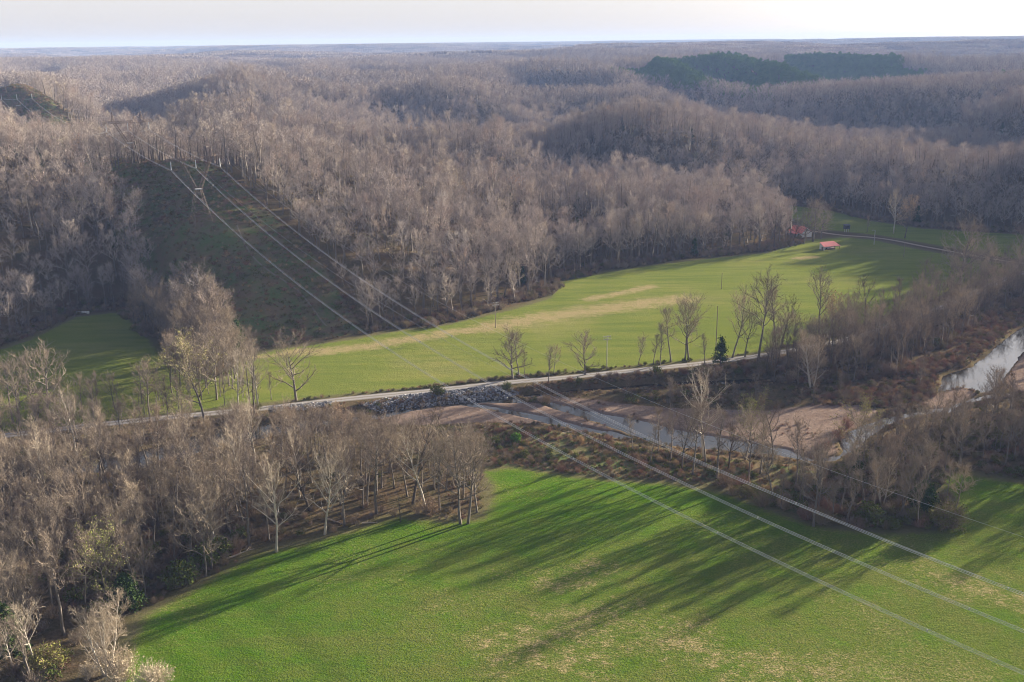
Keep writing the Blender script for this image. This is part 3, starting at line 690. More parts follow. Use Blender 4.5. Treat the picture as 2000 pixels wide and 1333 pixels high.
# distant forest: lighter trees, then canopy patches out to the horizon
far_tr = []
for i in range(6):
    T, Cn, _ = make_tree(300+i, H=20, cs=.45, spread=4.6, limbs=8, l2=4, l3=2, l4=0, wide=7.5, lod=1)
    far_tr.append(joined('far_tree', [(T, M_bark), (Cn, M_twig)]))
for i in range(3):
    T, L = make_pine(320+i); far_tr.append(joined('far_pine', [(T, M_bark), (L, M_pine)]))
T, Cn, Lf = make_tree(330, H=18, cs=.4, spread=4.8, limbs=8, l2=4, l3=2, l4=0, wide=5, lod=1, leaf=.6, leafsize=1.0)
far_tr.append(joined('far_tree', [(T, M_bark), (Cn, M_twig), (Lf, M_cream)]))
pines = PP([(0, 0)], 0)
x, y = jgrid(-1700, 2300, 500, 3100, 7.6, 41)
az = np.arctan2(x, y); r = np.hypot(x, y)
m = (r >= 1350) & (r < 3000) & (az > R(-31)) & (az < R(33)); x, y = pick(x, y, m)
z = ZT(x, y); k = len(x); rg = np.random.default_rng(8)
pu, pv, pd = project(x, y, z+18)
pine_hill = [PY(u_, v_, Y_)[:2] for u_, v_, Y_ in ((1185, 133, 1720), (1290, 118, 1850), (1400, 112, 2150), (1560, 108, 2250), (1700, 112, 2250), (1800, 140, 1850), (1700, 152, 1600), (1560, 150, 1600), (1480, 158, 1480), (1400, 150, 1560), (1300, 140, 1640))]
pine_2 = [PY(u_, v_, Y_)[:2] for u_, v_, Y_ in ((1850, 98, 2700), (2150, 95, 2700), (2150, 105, 2950), (1850, 104, 2950))]
pine_3 = [PY(u_, v_, Y_)[:2] for u_, v_, Y_ in ((1960, 140, 1500), (2100, 130, 1500), (2100, 150, 1750), (1950, 150, 1700))]
pm = (sdf(x, y, pine_hill)+25*fbm(x, y, 60, 2, 2) < 0) | (sdf(x, y, pine_2) < 0) | (sdf(x, y, pine_3) < 0)
idx = np.where(pm, 6+rg.integers(0, 3, k), rg.integers(0, 6, k)); idx = np.where(~pm & (rg.random(k) < .006), 9, idx)
scatter_stuff('distant_forest', far_tr, x, y, z-.3, rg.random(k)*6.28, .8+.4*rg.random(k), idx, 'hazy blue-brown woods and a green pine stand on the far ridges', 'forest')
patches = []
for i in range(4):
    rg = np.random.default_rng(400+i); mb = MB(); mt = MB()
    px_, py_ = jgrid(-32, 32, -32, 32, 8.5, 400+i); nt_ = len(px_)
    th = 15+6*rg.random(nt_)
    c0 = np.c_[px_, py_, th*.72]; k_ = rg.integers(0, nt_, nt_*34)
    d_ = norm(rg.normal(size=(len(k_), 3))+np.array([0, 0, .35])); c1 = c0[k_]+d_*np.array([4.6, 4.6, 6.0])*(.6+.5*rg.random((len(k_), 1)))
    mb.slivers(c1, c0[k_], 1.15, rg); mt.slivers(np.c_[px_, py_, np.full(nt_, -6)], c0, .7, rg)
    patches.append(joined('woods_patch', [(mb, M_twig), (mt, M_bark)]))
x, y = jgrid(-8600, 9000, 2000, 15500, 60, 51, .3)
az = np.arctan2(x, y); r = np.hypot(x, y)
m = (r >= 2970) & (r < 14500) & (az > R(-30)) & (az < R(31)); x, y = pick(x, y, m); k = len(x); rg = np.random.default_rng(9)
scatter_stuff('horizon_woods', patches, x, y, ZT(x, y)-1, rg.integers(0, 4, k)*math.pi/2+.1*rg.random(k), 1.0+.15*rg.random(k), rg.integers(0, 4, k), 'far rolling blue-grey woodland reaching the horizon', 'forest')
print('forest', n1)
# ---------------------------------------------------------------- transmission line
M_steel = simple('weathered_steel', (.20, .15, .12), rough=.7, var=.3, scale=.5)
M_galv = simple('galvanised_steel', (.40, .40, .41), rough=.5, var=.1)
M_insul = simple('pale_insulator_glass', (.72, .74, .76), rough=.3)
M_alu = N('aluminium_wire').col((.85, .85, .88)).m; M_alu.node_tree.nodes['Principled BSDF'].inputs['Roughness'].default_value = .5
def truss(mb, a, b, wa, wb, n, r=.07, rb=.04):
    """square lattice beam from a to b"""
    a, b = np.array(a, float), np.array(b, float); d = norm(b-a)
    ref = np.array([0, 0, 1.]) if abs(d[2]) < .8 else np.array([1., 0, 0])
    x_ = norm(np.cross(d, ref)); y_ = np.cross(d, x_); rings = []
    for i in range(n+1):
        t = i/n; c_ = a+(b-a)*t; w_ = (wa*(1-t)+wb*t)/2
        rings.append([c_+w_*(sx*x_+sy*y_) for sx, sy in ((1, 1), (1, -1), (-1, -1), (-1, 1))])
    for k in range(4): mb.bar(rings[0][k], rings[-1][k], r)
    for i in range(n):
        for k in range(4):
            mb.bar(rings[i][k], rings[i+1][(k+1) % 4], rb); mb.bar(rings[i][(k+1) % 4], rings[i+1][k], rb)
            mb.bar(rings[i+1][k], rings[i+1][(k+1) % 4], rb)
INS = 4.2
def make_tower(base, top_z, label):
    """waisted lattice tower, conductors hung from a wide bridge; built in its own frame (x across the line)"""
    g0 = zt(*base); Ht = top_z+INS-g0                         # bridge height above ground
    e = empty('transmission_tower', (base[0], base[1], g0), math.atan2(LN[1], LN[0])); tag(e, label, 'tower', 'steel towers of the power line')
    wz = Ht*.52
    b = MB()
    feet = [(sx*4.6, sy*4.6) for sx in (-1, 1) for sy in (-1, 1)]
    for (fx, fy) in feet: b.bar((fx, fy, -1.5), (fx*.30, fy*.30, wz), .10)
    for k in range(5):
        t0, t1 = k/5, (k+1)/5; f0 = 4.6*(1-.70*t0); f1 = 4.6*(1-.70*t1)
        for a_, c_ in (((-1, -1), (1, -1)), ((1, -1), (1, 1)), ((1, 1), (-1, 1)), ((-1, 1), (-1, -1))):
            b.bar((a_[0]*f0, a_[1]*f0, wz*t0), (c_[0]*f1, c_[1]*f1, wz*t1), .05); b.bar((c_[0]*f0, c_[1]*f0, wz*t0), (a_[0]*f1, a_[1]*f1, wz*t1), .05)
            b.bar((a_[0]*f1, a_[1]*f1, wz*t1), (c_[0]*f1, c_[1]*f1, wz*t1), .05)
    b.build('tower_body', M_steel, e)
    p = MB(); p.box((0, 0, wz+.15), (3.4, 3.0, .35)); p.build('waist_frame', M_galv, e)
    v = MB()
    for sx in (-1, 1): truss(v, (sx*1.1, 0, wz+.3), (sx*7.2, 0, Ht), 1.4, 1.2, 6)
    v.build('tower_arm', M_steel, e)
    c_ = MB(); truss(c_, (-14, 0, Ht+.6), (14, 0, Ht+.6), 1.3, 1.3, 16)
    for sx in (-1, 1): truss(c_, (sx*8, 0, Ht+1.2), (sx*8, 0, Ht+6.5), 1.2, .2, 3)
    c_.build('crossarm', M_steel, e)
    for o in (-12, 0, 12):
        i_ = MB(); i_.tube([(o, 0, Ht), (o, 0, Ht-INS)], [.17, .17], 6)
        for k in range(13): z_ = Ht-.3-k*.29; i_.tube([(o, 0, z_), (o, 0, z_-.12)], [.26, .22], 8)
        i_.build('insulator', M_insul, e)
    return e
ZA = {0: 62.6}
def fit_z(xy, v):
    lo, hi = 20, 140
    for _ in range(40):
        m_ = (lo+hi)/2; _, vv, _ = project(np.array(xy[0]), np.array(xy[1]), m_)
        if vv > v: lo = m_
        else: hi = m_
    return lo
zT2, zT3 = fit_z(T2, 255), fit_z(T3, 194); zT1 = 62.6
make_tower(T1, zT1, 'nearest lattice pylon, low on the cleared slope, with three white insulators')
make_tower(T2, zT2, 'second lattice pylon, at the top of the cleared slope beside the trees')
make_tower(T3, zT3, 'small far pylon in the upper clearing at the left edge')
def cond_z(s):                           # s metres from the first tower, positive towards the near end
    s = np.asarray(s, float)
    a = 62.6-.2449*s+3.65e-4*s*s
    t = (-s)/121; b = zT1+(zT2-zT1)*t-4*1.6*t*(1-t)
    t = (-s-121)/359; c_ = zT2+(zT3-zT2)*t-4*13*t*(1-t)
    t = (-s-480)/340; d = zT3+(zT3+24-zT3)*t-4*11*t*(1-t)
    return np.where(s >= 0, a, np.where(s >= -121, b, np.where(s >= -480, c_, d)))
def lpt(s, o, z): return np.c_[T1[0]-LD[0]*s+LN[0]*o, T1[1]-LD[1]*s+LN[1]*o, z]
SS = np.concatenate([np.arange(-820, -480, 12.), np.arange(-480, -121, 10.), np.arange(-121, 0, 8.), np.arange(0, 560, 6.)])
for o, which in ((-12, 'lowest, leftmost'), (0, 'middle'), (12, 'highest, rightmost')):
    e = empty('conductor_bundle', tuple(lpt(np.array([0.]), o, np.array([zT1]))[0])); loc = np.array(e.location)
    tag(e, which+' of the three silvery triple cables strung across the valley', 'power cable', 'power cables crossing the valley')
    tri = [(-.24, 0), (.24, 0), (0, -.42)]
    for dx, dz in tri:
        m_ = MB(); m_.tube(lpt(SS, o+dx, cond_z(SS)+dz)-loc, .030, 4); m_.build('wire', M_alu, e)
    for s_ in np.arange(-760, 545, 49):
        m_ = MB(); z_ = float(cond_z(s_))
        pp = [lpt(np.array([s_]), o+dx, np.array([z_+dz]))[0]-loc for dx, dz in tri]
        for a_ in range(3): m_.bar(pp[a_], pp[(a_+1) % 3], .055)
        m_.build('spacer', M_galv, e)
for o, kind in ((-8, 0), (8, 1)):
    sp_ = cond_z(SS)+11
    if kind: sp_ = sp_+np.clip(SS, 0, 400)*.004
    m_ = MB(); m_.tube(lpt(SS, o, sp_), .018, 4)
    tag(m_.build('shield_wire', M_alu), 'thin single wire running above and %s the middle triple cable' % ('just beside' if not kind else 'to the right of'), 'wire', 'thin wires above the power cables')

# ---------------------------------------------------------------- utility poles
M_wood = simple('pole_wood', (.27, .22, .18), var=.25); M_wood_grey = simple('grey_pole_wood', (.42, .41, .40), var=.15)
def top_of(u, v, vt):                    # ground point and height of something standing at pixel (u,v) with its top at row vt
    x_, y_ = P(u, v, 0); g_ = zt(x_, y_); x_, y_ = P(u, v, g_); lo, hi = 0, 60
    for _ in range(40):
        m_ = (lo+hi)/2; _, vv, _ = project(np.array(x_), np.array(y_), g_+m_)
        if vv > vt: lo = m_
        else: hi = m_
    return x_, y_, zt(x_, y_), lo
def util_pole(u, v, vt, label, arms, mat=M_wood, rz=.4, r=.17, lamp=False):
    x_, y_, z_, h = top_of(u, v, vt); e = empty('utility_pole', (x_, y_, z_), rz); tag(e, label, 'pole')
    m_ = MB(); m_.tube([(0, 0, -.6), (0, 0, h*.5), (0, 0, h)], [r, r*.85, r*.65], 10); m_.build('post', mat, e)
    for k in range(arms):
        m_ = MB(); m_.box((0, .22 if k == 0 else -.22, h-.5-.9*k), (3.2, .14, .18), 0); m_.bar((-.9, .2, h-.55-.9*k), (0, 0, h-1.5-.9*k), .04); m_.bar((.9, .2, h-.55-.9*k), (0, 0, h-1.5-.9*k), .04)
        m_.build('crossarm', M_wood_grey, e)
        for o in (-1.45, -.6, .6, 1.45):
            m_ = MB(); m_.tube([(o, .22 if k == 0 else -.22, h-.40-.9*k), (o, .22 if k == 0 else -.22, h-.12-.9*k)], [.08, .05], 8); m_.build('insulator', M_insul, e)
    if lamp:
        m_ = MB(); m_.tube([(0, 0, h-.3), (-.8, 0, h+.1), (-1.5, 0, h+.1)], .06, 6); m_.build('lamp_arm', M_galv, e)
        m_ = MB(); m_.tube([(-1.45, 0, h+.12), (-2.1, 0, h)], [.16, .1], 8); m_.build('lamp_head', M_galv, e)
    return e
util_pole(968, 641, 590, 'utility pole with double crossarm standing alone in the hay field', 2, r=.16)
util_pole(1185, 722, 656, 'tall utility pole with crossarms beside the gravel road', 2, M_wood_grey, .3)
util_pole(1409, 565, 533, 'plain brown pole without arms in the far part of the hay field', 0)
util_pole(1707, 478, 450, 'grey lamp pole beside the farm track near the shed', 0, M_wood_grey, .2, .2, True)
util_pole(1765, 502, 475, 'short dark pole beside the farm track, right of the lamp pole', 0)
util_pole(1397, 706, 598, 'tall dead pole leaning among the roadside trees', 0, M_wood, r=.2)

# ---------------------------------------------------------------- buildings
n = N('red_metal_roof'); n.p.inputs['Roughness'].default_value = .45; n.p.inputs['Specular IOR Level'].default_value = .4
n.col(n.mix(n.noise(1.2, 4), (.60, .15, .14), (.72, .23, .21))); M_red = n.m
M_white = simple('white_siding', (.74, .74, .76), var=.06); M_darkw = simple('dark_opening', (.03, .028, .026)); M_oldwood = simple('old_boards', (.20, .15, .11), var=.3)
M_slate = simple('dark_blind_cladding', (.07, .08, .10)); M_whitebox = simple('white_paint', (.78, .78, .76), var=.05)
x_, y_ = P(1620, 487); z_ = zt(x_, y_); sh = empty('open_shed', (x_, y_, z_), R(17)); tag(sh, 'small white open-fronted shed with a red metal lean-to roof on the grass', 'shed')
def slab(p4, th):                        # sloping panel from four corners
    m_ = MB(); p4 = np.array(p4, float); v = np.r_[p4, p4-np.array([0, 0, th])]
    m_.add(v, [[0, 1, 2, 3], [7, 6, 5, 4], [0, 4, 5, 1], [1, 5, 6, 2], [2, 6, 7, 3], [3, 7, 4, 0]]); return m_
slab([(-5.8, -2.8, 2.3), (5.6, -2.8, 2.3), (4.6, 2.9, 4.1), (-5.2, 2.9, 4.1)], .14).build('roof', M_red, sh)
m_ = MB()
v = np.array([(-5.1, -2.4, -.2), (-5.1, 2.7, -.2), (-5.1, 2.7, 3.9), (-5.1, -2.4, 2.35)]); v2 = v+np.array([.14, 0, 0]); m_.add(np.r_[v, v2], [[0, 3, 2, 1], [4, 5, 6, 7], [0, 1, 5, 4], [1, 2, 6, 5], [2, 3, 7, 6], [3, 0, 4, 7]])
m_.box((0, 2.62, 1.8), (9.9, .14, 3.9)); m_.build('wall', M_white, sh)
m_ = MB(); m_.box((-5.17, -.4, .95), (.05, 1.6, 1.9)); m_.build('door', M_oldwood, sh)
m_ = MB(); m_.box((-.1, .9, 1.0), (5.6, .16, 1.7)); m_.build('inner_panel', M_white, sh)
m_ = MB(); m_.box((.6, -.2, .5), (5.5, 1.6, .7)); m_.box((-1.8, -1.0, .3), (1.2, 1, .6), .3); m_.build('stored_timber', M_oldwood, sh)
for px in (-1.5, 1.7, 5.0):
    m_ = MB(); m_.box((px, -2.5, 1.05), (.2, .2, 2.4)); m_.build('post', M_oldwood, sh)
def gable_house(loc, rz, L, Wd, hw, hr, name, label, cat, wall, roof, wins):
    e = empty(name, loc, rz); tag(e, label, cat)
    m_ = MB(); h = hw; l, w2 = L/2, Wd/2
    v = [(-l, -w2, -.5), (l, -w2, -.5), (l, w2, -.5), (-l, w2, -.5), (-l, -w2, h), (l, -w2, h), (l, w2, h), (-l, w2, h), (-l, 0, h+hr), (l, 0, h+hr)]
    m_.add(v, [[0, 1, 5, 4], [2, 3, 7, 6], [0, 3, 2, 1]], None); m_.Q.append(np.array([[1, 2, 6, 5], [3, 0, 4, 7]])); m_.T.append(np.array([[5, 6, 9], [7, 4, 8]]))
    m_.build('wall', wall, e)
    o = .45
    r_ = slab([(-l-o, -w2-o, h-.12), (l+o, -w2-o, h-.12), (l+o, 0, h+hr+.12), (-l-o, 0, h+hr+.12)], .14)
    r2 = slab([(l+o, w2+o, h-.12), (-l-o, w2+o, h-.12), (-l-o, 0, h+hr+.122), (l+o, 0, h+hr+.122)], .14)
    r_.add(r2.V[0], r2.Q[0]); r_.build('roof', roof, e)
    for (wx, side, wz, ww, wh, nm) in wins:
        w_ = MB()
        if side == 'f': w_.box((wx, -w2-.02, wz), (ww, .08, wh))
        else: w_.box((-l-.02, wx, wz), (.08, ww, wh))
        wo = w_.build(nm, M_darkw, e)
    return e
x_, y_ = P(1563, 461)
ho = gable_house((x_, y_, zt(x_, y_)), R(-62), 11, 8.5, 3.0, 3.2, 'farmhouse', 'white farmhouse with a red roof half hidden by bare trees', 'house', M_white, M_red,
            [(-3, 'f', 1.6, 1.0, 1.3, 'window'), (0, 'f', 1.1, 1.0, 2.1, 'door'), (3, 'f', 1.6, 1.0, 1.3, 'window'), (-2, 's', 1.6, 1, 1.3, 'window'), (2, 's', 1.6, 1, 1.3, 'window')])
m_ = MB(); m_.box((2.0, .5, 6.4), (.8, .8, 1.6)); m_.build('chimney', M_oldwood, ho)
slab([(-3.6, -6.9, 2.3), (3.6, -6.9, 2.3), (3.6, -4.2, 3.1), (-3.6, -4.2, 3.1)], .12).build('porch_roof', M_red, ho)
for px in (-3.4, 0, 3.4):
    m_ = MB(); m_.box((px, -6.7, .95), (.16, .16, 2.5)); m_.build('porch_post', M_white, ho)
x_, y_ = P(1653, 454); hb = empty('hunting_blind', (x_, y_, zt(x_, y_)), .3); tag(hb, 'small dark raised box hut on legs behind the farm track', 'hut')
m_ = MB(); m_.box((0, 0, 3.4), (3.4, 2.4, 2.4)); m_.build('cabin', M_slate, hb)
slab([(-2, -1.5, 4.66), (2, -1.5, 4.66), (2, 1.5, 5.0), (-2, 1.5, 5.0)], .1).build('roof', M_slate, hb)
m_ = MB(); m_.box((0, -1.22, 3.7), (1.6, .06, .6)); m_.build('window', M_darkw, hb)
for sx in (-1, 1):
    for sy in (-1, 1):
        m_ = MB(); m_.box((sx*.8, sy*.8, .95), (.22, .22, 2.5)); m_.build('leg', M_wood_grey, hb)
for k, (u_, lab, w_) in enumerate(((150.5, 'small dark-topped white box, leftmost of the row at the wood edge', .7), (156, 'small white box, second from the left at the wood edge', .9), (163.5, 'long low white tank lying at the wood edge', 2.4), (172, 'square white box, rightmost of the row at the wood edge', 1.1))):
    x_, y_ = P(u_, 613); e = empty('storage_box' if k != 2 else 'water_tank', (x_, y_, zt(x_, y_)), .1); tag(e, lab, 'box' if k != 2 else 'tank', 'white boxes at the wood edge')
    if k != 2:
        m_ = MB(); m_.box((0, 0, .45), (w_, .8, 1.1)); m_.build('body', M_whitebox, e); m_ = MB(); m_.box((0, 0, 1.05), (w_+.1, .9, .1)); m_.build('lid', M_whitebox if k else M_slate, e)
    else:
        m_ = MB(); m_.tube([(-w_/2, 0, .7), (-w_/2+.15, 0, .7), (w_/2-.15, 0, .7), (w_/2, 0, .7)], [.35, .55, .55, .35], 14); m_.build('body', M_whitebox, e)
        for q_ in (-.7, .7):
            m_ = MB(); m_.box((q_, 0, .12), (.2, .9, .3)); m_.build('cradle', M_oldwood, e)

# ---------------------------------------------------------------- individual trees of the valley
LMK = [(386, 957, 'straight white trunk'), (499, 912, 'white forked sycamore'), (152, 900, 'sprawling white sycamore'), (604, 997, 'dark tree with the long pale limb'), (487, 1066, 'straight dark-trunked edge tree'),
 (540, 1078, 'pale-trunked edge tree'), (634, 1044, 'pale drooping edge tree'), (907, 1023, 'twin trees at the wood tip'), (806, 986, 'tall dark tree'), (782, 1020, 'broken trunk stub'), (668, 852, 'peach-tinted crown'),
 (180, 935, 'round yellow-green tree'), (214, 1183, 'yellow-green leafing tree'), (250, 1188, 'near-black cedar'), (24, 1290, 'olive cedar'), (125, 1240, 'big tree by the leafing tree'), (208, 1318, 'bright multi-stemmed tree'),
 (400, 1108, 'green bushes at the field edge'), (465, 692, 'cedar by the clearing'), (423, 781, 'olive-topped tall tree'), (262, 640, 'tan-leaved leaning tree'), (1589, 1028, 'large tree standing into the field'),
 (1722, 985, 'pale fan-shaped tree'), (1803, 1002, 'broad dark cedar'), (1668, 945, 'narrow dark cedar'), (1852, 1030, 'round olive corner bush'), (1752, 883, 'slim side-channel tree'), (1660, 910, 'budding tree at the side channel'),
 (1585, 757, 'clump of white sycamores'), (1619, 672, 'tan blossoming tree'), (1688, 640, 'black forked tree'), (1850, 560, 'tall tree by the far grass'), (1526, 676, 'dark forked roadside tree'), (1375, 895, 'white-limbed sycamore'),
 (1008, 864, 'vivid green bush'), (1422, 917, 'leaning dark trunk'), (1185, 722, 'tall utility pole'), (1001, 740, 'broad first roadside tree'), (1143, 732, 'round-crowned roadside tree'), (1407, 712, 'roadside cedar'), (853, 772, 'green bush on the rocks'),
 (578, 783, 'lone tree at the narrow field end'), (1310, 707, 'tall tree by the shaggy trunk'), (1640, 850, 'reddish thicket on the bar'), (469, 825, 'white-barked track sycamore'), (294, 823, 'tall track-side tree'), (1930, 860, 'power-line corner of the thicket')]
ORD = ['first', 'second', 'third', 'fourth', 'fifth', 'sixth', 'seventh', 'eighth', 'ninth', 'tenth', 'eleventh', 'twelfth', 'thirteenth', 'fourteenth', 'fifteenth', 'sixteenth']
pend = []
def relabel():
    """tell look-alikes apart by their order beside the nearest landmark"""
    cl = {}
    for e, noun in pend:
        u_, v_, _ = project(np.array(e.location.x), np.array(e.location.y), e.location.z)
        b = min(LMK, key=lambda q: (q[0]-u_)**2+(1.6*(q[1]-v_))**2); du, dv = u_-b[0], 1.6*(v_-b[1])
        d = ('right of' if du > 0 else 'left of') if abs(du) > abs(dv) else ('in front of' if dv > 0 else 'behind')
        cl.setdefault((noun, b[2], d), []).append((math.hypot(du, dv), e))
    for (noun, b, d), L in cl.items():
        L.sort(key=lambda q: q[0])
        for k, (_, e) in enumerate(L): e['label'] = '%s %s %s the %s' % (ORD[min(k, 15)], noun, d, b)

def parts_of(seed, tm, cm, lm=None, **kw):
    T, Cn, Lf = make_tree(seed, **kw)
    return (T.mesh('trunk', tm, True), Cn.mesh('crown', cm), Lf.mesh('foliage', lm) if lm and Lf.V else None, kw.get('H', 20))
KN = {}
KN['bare'] = [parts_of(500+i, M_bark, M_twig_near, **kw) for i, kw in enumerate([
    dict(H=21, cs=.34, spread=6.2, limbs=13), dict(H=20, cs=.45, spread=5.0, limbs=14), dict(H=22, cs=.5, spread=4.2, limbs=13),
    dict(H=19, cs=.3, spread=6.8, limbs=16, ang=(35, 75)), dict(H=20, cs=.4, spread=5.5, limbs=14, ang=(20, 45)), dict(H=18, cs=.42, spread=4.6, limbs=13), dict(H=22, cs=.52, spread=4.8, limbs=12), dict(H=20, cs=.36, spread=5.8, limbs=15, up_=.2)])]
KN['slim'] = [parts_of(520+i, M_bark, M_twig_near, H=18, cs=.35, spread=2.6, limbs=14, l2=5, ang=(20, 40), wide=1.1) for i in range(3)]
KN['field'] = [parts_of(530+i, M_bark, M_twig_near, H=15, cs=.22, spread=6.0, limbs=16, l2=8, ang=(30, 80), l4=4, r0=.3) for i in range(3)]
KN['dark'] = [parts_of(540+i, M_bark_dark, M_twig_dark, H=19, cs=.3, spread=5.5, limbs=12, l2=5, l4=2, ang=(25, 60), up_=.18) for i in range(2)]
KN['pale'] = [parts_of(550+i, M_bark_pale, M_twig_pale, H=20, cs=.35, spread=6.0, limbs=13, l2=6, l4=2, ang=(25, 65), up_=.15, r0=.24) for i in range(3)]
KN['multi'] = [parts_of(556, M_bark_pale, M_twig_pale, H=18, cs=.2, spread=6.4, limbs=13, l2=7, l4=3, ang=(20, 50), up_=.12, stems=3, r0=.30)]
KN['bud'] = [parts_of(560+i, M_bark, M_twig_near, M_bud, H=16, cs=.3, spread=5.2, limbs=14, l2=6, l4=3, leaf=.95, leafsize=.24) for i in range(2)]
KN['blossom'] = [parts_of(570+i, M_bark, M_twig_near, M_tan, H=15, cs=.25, spread=5.0, limbs=14, l2=6, l4=3, leaf=.95, leafsize=.24) for i in range(2)]
KN['snag'] = [parts_of(575, M_bark_dark, M_twig_dark, H=16, cs=.35, spread=2.4, limbs=7, l2=2, l3=2, l4=0, ang=(30, 70))]
for nm, kw in (('cedar', dict(H=9, r=2.8, n=3600, size=.36)), ('cedar2', dict(H=8, r=4.0, n=4200, size=.42, pw=.5))):
    T, L = make_conifer(580 if nm == 'cedar' else 581, **kw); KN[nm] = [(T.mesh('trunk', M_bark_dark, True), L.mesh('crown', M_green), None, kw['H'])]
used_pts = []
def plant(kind, name, x_, y_, h, label, cat='tree', group=None, seed=0, lean=None, widen=1.0):
    v = KN[kind][seed % len(KN[kind])]; e = empty(name, (x_, y_, zt(x_, y_)-.1), (seed*2.399) % 6.283)
    if lean: e.rotation_euler = (lean[0], lean[1], e.rotation_euler[2])
    s_ = h/v[3]; e.scale = (s_*widen, s_*widen, s_); tag(e, label, cat, group)
    mesh_obj('trunk', v[0], e); mesh_obj('crown', v[1], e)
    if v[2]: mesh_obj('foliage', v[2], e)
    used_pts.append((x_, y_)); return e
